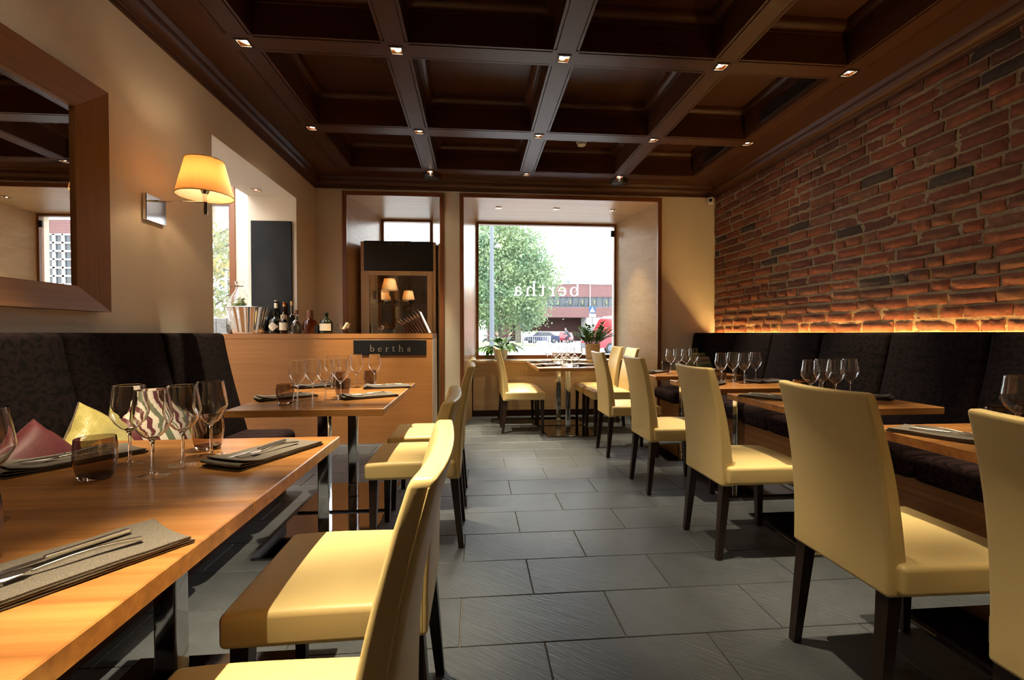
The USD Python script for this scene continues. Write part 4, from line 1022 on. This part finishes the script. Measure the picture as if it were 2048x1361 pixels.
# ================================================================== PLANTS
def blade(L, Wd, yaw, elev, droop, base, n=9, stalk=0.0, fold=.25):
    """Leaf on a stalk: rises at elev, bends down by droop."""
    s = np.linspace(0, 1, n); P = [np.array(base, float)]; e = elev; tot = L + stalk
    ds = tot / (n - 1)
    for k in range(1, n):
        e2 = elev - droop * (k / (n - 1)) ** 1.5
        P.append(P[-1] + ds * np.array([math.cos(yaw) * math.cos(e2), math.sin(yaw) * math.cos(e2), math.sin(e2)]))
    P = np.array(P); u = np.clip((s * tot - stalk) / L, 0, 1)
    w = np.where(s * tot < stalk - 1e-9, .003, .003 + Wd / 2 * np.sin(np.pi * u ** .75) ** 1.0)
    side = np.array([-math.sin(yaw), math.cos(yaw), 0])
    up = np.array([0, 0, 1.0])
    V = []
    for k in range(n):
        V += [P[k] + side * w[k] + up * fold * w[k], P[k], P[k] - side * w[k] + up * fold * w[k]]
    f = []
    for k in range(n - 1):
        a = 3 * k
        f += [[a, a + 1, a + 4, a + 3], [a + 1, a + 2, a + 5, a + 4]]
    f = np.array(f); V = np.array(V); m = len(V)
    V2 = V - np.array([0, 0, .0009]); f2 = f[:, ::-1] + m
    F4 = np.vstack([f, f2]); return trimesh.Trimesh(np.vstack([V, V2]), np.vstack([F4[:, [0, 1, 2]], F4[:, [0, 2, 3]]]), process=False)
d = thing('peace_lily', 'leafy peace lily in a white pot on the window sill', 'potted plant', (.365, 6.36, .7755))
obj('pot', lathe(lathe_shell([(.078, 0), (.084, .004), (.105, .125), (.110, .14)], .006), 36), 'ceramic', d, smooth=50)
obj('soil', cyl((0, 0, .02), (0, 0, .118), .075, .096, 24), 'soil', d)
for k in range(30):
    yaw = k * 2.399 + R.uniform(-.3, .3); el = R.uniform(.55, 1.35)
    obj('leaf', blade(R.uniform(.18, .26), R.uniform(.075, .10), yaw, el, R.uniform(1.3, 2.1), (.02 * math.cos(yaw), .02 * math.sin(yaw), .118), 10, R.uniform(.10, .22)), 'leaf_lily', d, smooth=70)
for k in range(4):
    yaw = -.4 + k * 1.1; obj('flower', blade(.10, .055, yaw, 1.2, .6, (.03 * math.cos(yaw), .03 * math.sin(yaw), .118), 8, .26), 'paper_white', d, smooth=70)
d = thing('zz_plant', 'dense dark green plant in a paper wrapped pot on the window sill', 'potted plant', (1.70, 6.36, .7755))
obj('pot', lathe(lathe_shell([(.085, 0), (.092, .005), (.105, .11), (.112, .18), (.106, .205), (.118, .225)], .006), 14), 'basket', d, smooth=False)
obj('soil', cyl((0, 0, .02), (0, 0, .19), .08, .10, 20), 'soil', d)
for k in range(32):
    yaw = k * 2.399; el = R.uniform(.70, 1.5); L = R.uniform(.22, .34) * (1.25 if k == 3 else 1); dr_ = R.uniform(.2, .7)
    b0 = np.array([.045 * math.cos(yaw), .045 * math.sin(yaw), .185]); ms, p, n = [], b0.copy(), 9
    path = [p.copy()]
    for q_ in range(n):
        e2 = el - dr_ * (q_ / n) ** 1.5
        p = p + L / n * np.array([math.cos(yaw) * math.cos(e2), math.sin(yaw) * math.cos(e2), math.sin(e2)]); path.append(p.copy())
        if q_ > 1:
            for sd in (-1, 1): ms.append(blade(R.uniform(.055, .075), .036, yaw + sd * R.uniform(1.0, 1.6), e2 * .45 + .15, .3, p, 5))
    ms.append(blade(.07, .03, yaw, e2, .2, p, 5)); ms.append(tube(path, .004, 5))
    obj('frond', cat(ms), 'leaf_zz', d, smooth=70)

# ================================================================== OUTSIDE
GZ = -.10
M['asphalt'] = mottled('pale_dry_asphalt', (.26, .26, .27), (.34, .34, .34), 3, .9, .2, .01)
M['lawn'] = mottled('lawn_grass', (.09, .17, .045), (.16, .25, .07), 4, .9, .6, .03)
M['galv'] = plain('galvanised_grey', (.085, .10, .12), .5)
M['sign_blue'] = plain('traffic_sign_blue', (.006, .06, .17), .4)
M['sign_white'] = plain('traffic_sign_white', (.8, .8, .8), .4)
M['van_red'] = plain('red_vehicle_paint', (.26, .010, .022), .25)
M['car_blue'] = plain('dark_blue_paint', (.02, .03, .07), .25)
M['car_glass'] = plain('dark_car_window', (.02, .025, .03), .08)
M['rubber'] = plain('black_rubber', (.015, .015, .015), .7)
M['red_brick_far'] = mat('far_red_brick', {'t': ('texture_coordinate', {}), 'b': ('brick_texture', {'scale': 1.0, 'brick_width': .6, 'row_height': .2, 'mortar_size': .012, 'color1': (.135, .062, .062), 'color2': (.118, .054, .055), 'mortar': (.15, .095, .09)}), 'mm': ('mapping', {'rotation': (math.pi / 2, 0, 0)}), 'p': ('principled_bsdf', {'roughness': .85})},
                         [('t.object', 'mm.vector'), ('mm.vector', 'b.vector'), ('b.color', 'p.base_color')], 'p.BSDF')
M['dark_brick'] = plain('dark_recess_brick', (.045, .016, .014), .85)
M['concrete'] = plain('pale_concrete', (.62, .62, .62), .85)
M['granite'] = mottled('grey_granite', (.14, .15, .17), (.26, .27, .29), 14, .6, .2, stretch=(1, 1, 4), rot=(0, .6, 0))
M['win_far'] = plain('far_window_glass', (.03, .04, .05), .1)
M['lantern_glass'] = plain('lantern_glass', (.10, .10, .06), .3); M['side_plaster'] = plain('side_street_plaster', (.42, .38, .33), .9); M['jacket'] = plain('dark_jacket', (.05, .06, .075), .7); M['trousers'] = plain('dark_trousers', (.025, .03, .045), .8); M['skin'] = plain('skin', (.50, .30, .22), .5)

gr_ = struct('ground'); obj('paving', box(-80, 90, 6.75, 160, GZ - .2, GZ), 'asphalt', gr_, smooth=False)
d = thing('lawn', 'green lawn strip under the trees across the street', 'grass', kind='stuff')
obj('turf', cat([cbox(-30, 2.6, 31, 66, GZ - .02, GZ + .05, .02), cbox(2.6, 6.4, 45, 60, GZ - .02, GZ + .05, .02)]), 'lawn', d, smooth=False)
d = thing('stone_parapet', 'grey granite parapet below the narrow window behind the bar', 'parapet')
for k in range(4): obj('block', cbox(-7.4 + 1.1 * k, -6.305 + 1.1 * k, 7.45, 7.75, GZ, 1.40, .01), 'granite', d, smooth=False)

def tree(x, y, label, h, prof, leafm, n, seed, trunk=.17):
    """prof: (height, crown radius) pairs."""
    r = np.random.default_rng(seed)
    d = thing('linden_tree', label, 'tree', (x, y, GZ + .06), 0, 'trees across the street')
    br = [tube([(0, 0, 0), (.05, 0, h * .3), (-.05, .05, h * .6), (.0, 0, h * .93)], [trunk * 1.15, trunk, trunk * .6, .03], 10)]
    zz, rr = np.array(prof).T
    for k in range(22):
        z = r.uniform(h * .18, h * .8); a = r.uniform(0, 6.28); L = np.interp(z + .8, zz, rr) * .8
        br.append(tube([(0, 0, z), (L * .5 * math.cos(a), L * .5 * math.sin(a), z + L * .35), (L * math.cos(a), L * math.sin(a), z + L * .5)], [.06, .035, .012], 5))
    obj('trunk', cat(br), 'bark', d)
    # leaves gather in clumps
    C = []
    while len(C) < 240:
        z = r.uniform(zz[0], zz[-1]); R0 = np.interp(z, zz, rr)
        q = R0 * math.sqrt(r.uniform(.25, 1)); a = r.uniform(0, 6.28)
        if r.uniform(0, max(rr)) < R0: C.append((q * math.cos(a), q * math.sin(a), z))
    C = np.array(C)
    P = C[r.integers(len(C), size=n)] + r.normal(0, 1, (n, 3)) * np.array([.62, .62, .48])
    ax = r.normal(0, 1, (n, 3)); ax /= np.linalg.norm(ax, axis=1, keepdims=True)
    b = np.cross(ax, r.normal(0, 1, (n, 3))); b /= np.linalg.norm(b, axis=1, keepdims=True)
    s = r.uniform(.08, .15, n)[:, None]
    V = np.stack([P + ax * s, P + b * s * .7, P - ax * s, P - b * s * .7], 1).reshape(-1, 3)
    q = np.arange(4 * n).reshape(n, 4)
    obj('foliage', (V, q), leafm, d, smooth=False, kind='stuff')
tree(2.0, 36, 'big green linden tree seen in the big window behind the lamp post', 12.5, [(1.9, 2.2), (3.4, 4.7), (6, 4.3), (8.7, 2.7), (12.5, .4)], 'leaf_tree', 30000, 1)
tree(5.6, 58, 'second linden farther back, its dark trunk beside the round blue sign', 10, [(3, 2.5), (5, 3.6), (10, .6)], 'leaf_tree', 4000, 2, .35)
tree(-12.2, 21, 'autumn tinted linden seen in the narrow window behind the bar', 11, [(.6, 2.2), (2.5, 4.2), (6, 3.6), (11, .4)], 'leaf_autumn', 12000, 3)
tree(-10.5, 44, 'green linden far across the street, beside the big tree', 12, [(1.6, 2), (4, 4.4), (8, 3.2), (12, .4)], 'leaf_tree', 7000, 4)

d = thing('street_lamp', 'tall grey street lamp post across the street', 'lamp post', (1.06, 28.2, GZ))
obj('post', cyl((0, 0, .1), (0, 0, 9.5), .16, .11, 18), 'galv', d); obj('base_flange', cyl((0, 0, 0), (0, 0, .12), .27, n=18), 'galv', d)
obj('arm', tube([(.10, 0, 6.95), (.25, 0, 7.02), (.40, 0, 6.95)], .03), 'galv', d); obj('lamp_head', hull([(.16, -.10, 6.70), (.62, -.10, 6.70), (.62, .10, 6.70), (.16, .10, 6.70), (.28, -.06, 6.88), (.52, -.06, 6.88), (.52, .06, 6.88), (.28, .06, 6.88)]), 'concrete', d, smooth=False)

def crossing_sign(x, y, zc, label, extras):
    d = thing('crossing_sign', label, 'traffic sign', (x, y, GZ), 0, 'blue pedestrian crossing signs')
    obj('post', cyl((0, .06, 0), (0, .06, zc + .5), .035), 'galv', d)
    p = obj('plate', cbox(-.32, .32, -.01, .02, zc - .22, zc + .42, .005), 'sign_blue', d, smooth=False)
    obj('white_triangle', prism([(-.25, zc - .14), (.25, zc - .14), (0, zc + .34)], 'y', -.016, -.010), 'sign_white', p, smooth=False)
    fig = unary_union([Point(.02, zc + .17).buffer(.038), Polygon([(-.03, zc + .12), (.05, zc + .12), (.05, zc - .0), (-.02, zc)]), Polygon([(-.02, zc), (.02, zc), (-.06, zc - .12), (-.10, zc - .12)]), Polygon([(.01, zc), (.05, zc), (.10, zc - .12), (.06, zc - .12)])])
    obj('walking_figure', prism(fig, 'y', -.021, -.016), 'iron', p, smooth=False)
    for nm, m, ml in extras: obj(nm, m, ml, d, smooth=False)
crossing_sign(4.48, 41.6, 3.10, 'blue pedestrian crossing sign in front of the linden, round sign below it',
              [('back_plate', cbox(-.26, .26, .08, .10, 2.38, 2.86, .004), 'galv'), ('round_sign', cyl((0, -.01, 2.05), (0, .02, 2.05), .22, n=24), 'sign_blue'),
               ('round_sign_mark', prism(Polygon([(-.05, 1.93), (.05, 1.93), (.05, 2.12), (.10, 2.12), (0, 2.21), (-.10, 2.12), (-.05, 2.12)]), 'y', -.016, -.010), 'sign_white')])
crossing_sign(11.1, 41.6, 3.40, 'blue pedestrian crossing sign above the red van', [('lower_plate', cbox(-.32, .32, .0, .02, 2.78, 3.08, .004), 'sign_white')])

def vehicle(name, label, cat_, loc, rot, prof, wid, roofw, glass, wheels, paint, extras=()):
    d = thing(name, label, cat_, loc, rot)
    m = prism(prof, 'y', -wid, wid); v = np.array(m.vertices); zmax = v[:, 2].max(); belt = zmax * .55
    k = np.clip((v[:, 2] - belt) / (zmax - belt), 0, 1); v[:, 1] *= 1 - (1 - roofw) * k; m.vertices = v
    obj('body', m, paint, d, smooth=30)
    for g in glass: obj('window', g, 'car_glass', d, smooth=False)
    for x in wheels:
        for s in (-1, 1):
            wlf = obj('wheel', cyl((x, s * (wid - .2), .33), (x, s * (wid + .01), .33), .33, n=24), 'rubber', d)
            obj('hub', cyl((x, s * (wid + .0), .33), (x, s * (wid + .02), .33), .20, n=16), 'galv', wlf)
    for nm, m2, ml in extras: obj(nm, m2, ml, d, smooth=False)
vp = [(-2.5, .35), (-2.55, .75), (-2.45, 1.05), (-1.75, 1.22), (-1.15, 2.15), (-.8, 2.38), (2.4, 2.42), (2.5, 2.2), (2.5, .35)]
vehicle('delivery_van', 'red delivery van parked across the street at the window edge', 'van', (9.6, 28.6, GZ), math.radians(20), vp, .98, .93,
        [hull([(-1.66, s1 * .86, 1.28) for s1 in (-1, 1)] + [(-1.18, s1 * .80, 2.08) for s1 in (-1, 1)] + [(-1.62, s1 * .86, 1.22) for s1 in (-1, 1)] + [(-1.12, s1 * .80, 2.0) for s1 in (-1, 1)]),
         hull([(-1.45, -.975, 1.30), (-.2, -.975, 1.30), (-.2, -.935, 2.1), (-.95, -.935, 2.1), (-1.45, -.95, 1.30), (-.2, -.95, 1.30), (-.2, -.91, 2.1), (-.95, -.91, 2.1)])],
        [-1.65, 1.6], 'van_red', [('bumper', cbox(-2.62, -2.3, -.96, .96, .32, .62, .03), 'galv'), ('headlamp', cbox(-2.56, -2.40, -.95, -.60, .78, 1.0, .02), 'tail'), ('headlamp', cbox(-2.56, -2.40, .60, .95, .78, 1.0, .02), 'tail')])
cp = [(-2.1, .3), (-2.15, .62), (-1.95, .82), (-1.0, .95), (-.45, 1.40), (.75, 1.44), (1.5, .98), (2.05, .92), (2.12, .6), (2.1, .3)]
cg = [hull([(-.90, s1 * .80, .98) for s1 in (-1, 1)] + [(-.42, s1 * .74, 1.36) for s1 in (-1, 1)] + [(.72, s1 * .74, 1.38) for s1 in (-1, 1)] + [(1.38, s1 * .80, 1.0) for s1 in (-1, 1)])]
vehicle('parked_car', 'dark blue car parked behind the white railing across the street', 'car', (8.6, 57, GZ), math.radians(12), cp, .84, .84, cg, [-1.35, 1.3], 'car_blue')
vehicle('parked_car', 'red car behind the cyclist across the street', 'car', (12.6, 61.5, GZ), math.radians(70), cp, .84, .84, cg, [-1.35, 1.3], 'van_red')

d = thing('street_railing', 'low pale street railing curving at the crossing', 'railing')
rp = np.array([(4.7, 43.2), (5.6, 43.3), (6.5, 43.9), (7.3, 45.0), (7.9, 46.6), (8.3, 48.6), (8.6, 51.0)])
tt_ = np.linspace(0, 6, 25); rx, ry = np.interp(tt_, range(7), rp[:, 0]), np.interp(tt_, range(7), rp[:, 1])
for z in (.95, .25): obj('rail', tube(np.stack([rx, ry, np.full(25, z + GZ)], 1), .03, 6), 'concrete', d)
for a, b in zip(rx, ry): obj('baluster', cyl((a, b, GZ), (a, b, GZ + .95), .02, n=6), 'concrete', d)

# cyclist
px, py = 9.35, 44.5
d = thing('bicycle', 'dark bicycle ridden past the crossing', 'bicycle', (px, py, GZ))
tor = lambda x: tube([(x + .33 * math.cos(a), 0, .34 + .33 * math.sin(a)) for a in np.linspace(0, 2 * np.pi, 30)], .018, 6)
for x in (-.55, .50): wl = obj('wheel', tor(x), 'rubber', d); obj('hub', cyl((x, -.04, .34), (x, .04, .34), .03, n=10), 'galv', wl)
obj('frame', cat([tube([(-.55, 0, .34), (-.42, 0, .95)], .018, 6), tube([(-.44, 0, .85), (0, 0, .30), (.18, 0, .85), (-.43, 0, .80)], .018, 6), tube([(0, 0, .30), (.50, 0, .34), (.16, 0, .78)], .014, 6)]), 'galv', d)
obj('handlebar', tube([(-.50, -.26, 1.02), (-.42, -.05, 1.0), (-.42, .05, 1.0), (-.50, .26, 1.02)], .014, 6), 'galv', d); obj('saddle', superbox(.24, .13, .06, .025, (1, 1, 1), 2).apply_translation((.20, 0, .90)), 'rubber', d)
def flesh(bones, ref=.03):
    S = lambda p, r: m3.Manifold.sphere(r, 14).translate(list(map(float, p)))
    acc = None
    for (p, r), (q, s) in bones:
        h = m3.Manifold.batch_hull([S(p, r), S(q, s)]); acc = h if acc is None else acc + h
    m = tm(acc.refine_to_length(ref)); m.merge_vertices(); trimesh.smoothing.filter_taubin(m, iterations=8); return m
hip, sh, nk, hd = (.17, 0, 1.02), (-.12, 0, 1.42), (-.18, 0, 1.52), (-.23, 0, 1.66)
kn = [(-.22, .10, .72), (-.16, -.10, .86)]; ft = [(.0, .11, .22), (.06, -.11, .48)]; el = [(-.28, .24, 1.22), (-.28, -.24, 1.22)]; hn = [(-.49, .22, 1.05), (-.49, -.22, 1.05)]
d = thing('person', 'cyclist in dark jacket and trousers riding past the crossing', 'person', (px, py, GZ))
bones = [((hip, .13), (sh, .14)), ((sh, .10), (nk, .06)), ((nk, .055), (hd, .085)), ((hd, .085), ((-.235, 0, 1.73), .09)), (((-.30, 0, 1.66), .02), ((-.33, 0, 1.645), .012))]
for s in (0, 1):
    sg_ = (1, -1)[s]
    bones += [((( .17, sg_ * .09, .98), .09), (kn[s], .062)), ((kn[s], .058), (ft[s], .038)), ((ft[s], .036), ((ft[s][0] - .15, ft[s][1], ft[s][2] - .03), .028)), (((-.12, sg_ * .17, 1.42), .06), (el[s], .043)), ((el[s], .04), (hn[s], .03))]
obj('body', flesh(bones), 'skin', d, smooth=60)
obj('jacket', flesh([((hip, .145), (sh, .155)), ((sh, .115), (nk, .075))] + [x for s in (0, 1) for x in ((((-.12, (1, -1)[s] * .17, 1.42), .075), (el[s], .058)), ((el[s], .055), ((hn[s][0] + .04, hn[s][1], hn[s][2] + .03), .042)))]), 'jacket', d, smooth=60)
obj('trousers', flesh([x for s in (0, 1) for x in ((((.17, (1, -1)[s] * .09, .98), .105), (kn[s], .076)), ((kn[s], .072), ((ft[s][0], ft[s][1], ft[s][2] + .06), .055)))]), 'trousers', d, smooth=60)
obj('helmet', hull(np.array([(-.235 + .115 * math.cos(a) * math.cos(b), .10 * math.sin(a) * math.cos(b), 1.715 + .11 * math.sin(b)) for a in np.linspace(0, 6.28, 14) for b in (0, .5, 1.0, 1.5)])), 'jacket', d)

# red brick building with a window band
d = thing('brick_office_building', 'red brick building with a band of windows across the street', 'building')
by = 70.0
obj('upper_wall', box(2, 48, by, by + 12, 6.97, 8.97), 'red_brick_far', d, smooth=False)
obj('lower_wall', box(2, 48, by, by + 12, 3.70, 5.30), 'red_brick_far', d, smooth=False)
obj('band_wall', box(2, 48, by + .5, by + 12, 5.30, 6.97), 'red_brick_far', d, smooth=False)
obj('parapet_cap', box(1.9, 48.1, by - .1, by + 12, 8.97, 9.07), 'concrete', d, smooth=False)
obj('undercroft', cat([box(2, 17.8, by + 4, by + 12, GZ, 3.7), box(2, 5.5, by, by + 4, GZ, 3.7)]), 'dark_brick', d, smooth=False)
obj('ground_floor_wall', box(17.8, 48, by + .2, by + 12, GZ, 3.7), 'concrete', d, smooth=False)
for k in range(34):
    x = 12.7 + .985 * (k - 8)
    f = obj('window', cat([box(x, x + .08, by + .2, by + .5, 5.3, 6.97), box(x + .84, x + .92, by + .2, by + .5, 5.3, 6.97), box(x + .08, x + .84, by + .2, by + .5, 6.85, 6.97), box(x + .08, x + .84, by + .2, by + .5, 5.3, 5.42)]), 'galv', d, smooth=False)
    obj('pane', box(x + .08, x + .84, by + .38, by + .44, 5.42, 6.85), 'win_far', f, smooth=False)
    if k % 2 == 0: obj('lantern', mv(trimesh.creation.icosphere(1, .2).apply_scale([1, .3, 2.4]), x + .46, by + .3, 6.1), 'lantern_glass', f, smooth=True)
obj('chimney', cat([cbox(15.4, 16.3, by + 5, by + 6, 9.07, 9.9, .03), cbox(15.6, 16.1, by + 5.2, by + 5.8, 9.9, 10.2, .03)]), 'galv', d, smooth=False)
obj('downpipe', cyl((18.3, by - .08, 3.7), (18.3, by - .08, 8.97), .06, n=8), 'concrete', d)
d = thing('low_white_wall', 'low whitewashed wall behind the parked cars', 'wall', (0, 0, 0)); obj('wall_face', cbox(6.5, 13.4, 64, 64.25, GZ, 1.35, .02), 'concrete', d, smooth=False); obj('coping', cbox(6.4, 13.5, 63.95, 64.3, 1.35, 1.45, .02), 'concrete', d, smooth=False)
d = thing('side_street_house', 'pale plastered house across the side street, behind the narrow window', 'building')
obj('facade', box(-20, -13, -12, 13, GZ, 15), 'side_plaster', d, smooth=False)
for k in range(10):
    for z in (1.2, 4.6, 8.0):
        f = obj('window', box(-13.02, -12.96, -11 + 2.3 * k, -9.8 + 2.3 * k, z, z + 1.8), 'galv', d, smooth=False)
        obj('pane', box(-12.965, -12.95, -10.9 + 2.3 * k, -9.9 + 2.3 * k, z + .1, z + 1.7), 'win_far', f, smooth=False)
# building that the wall mirror shows
d = thing('glass_block_tower', 'red brick stair tower with a white gridded window, seen in the wall mirror', 'building')
obj('core', box(17.2, 27.5, 28.5, 36, GZ, 7.9), 'red_brick_far', d, smooth=False)
obj('grid_glass', box(18.2, 24.2, 28.30, 28.36, 1.2, 6.9), 'win_far', d, smooth=False)
for k in range(13): obj('mullion', box(18.15 + .5 * k, 18.27 + .5 * k, 28.2, 28.5, 1.1, 7.0), 'concrete', d, smooth=False)
for k in range(13): obj('grid_rail', box(18.15, 24.3, 28.2, 28.5, 1.1 + .485 * k, 1.2 + .485 * k), 'concrete', d, smooth=False)
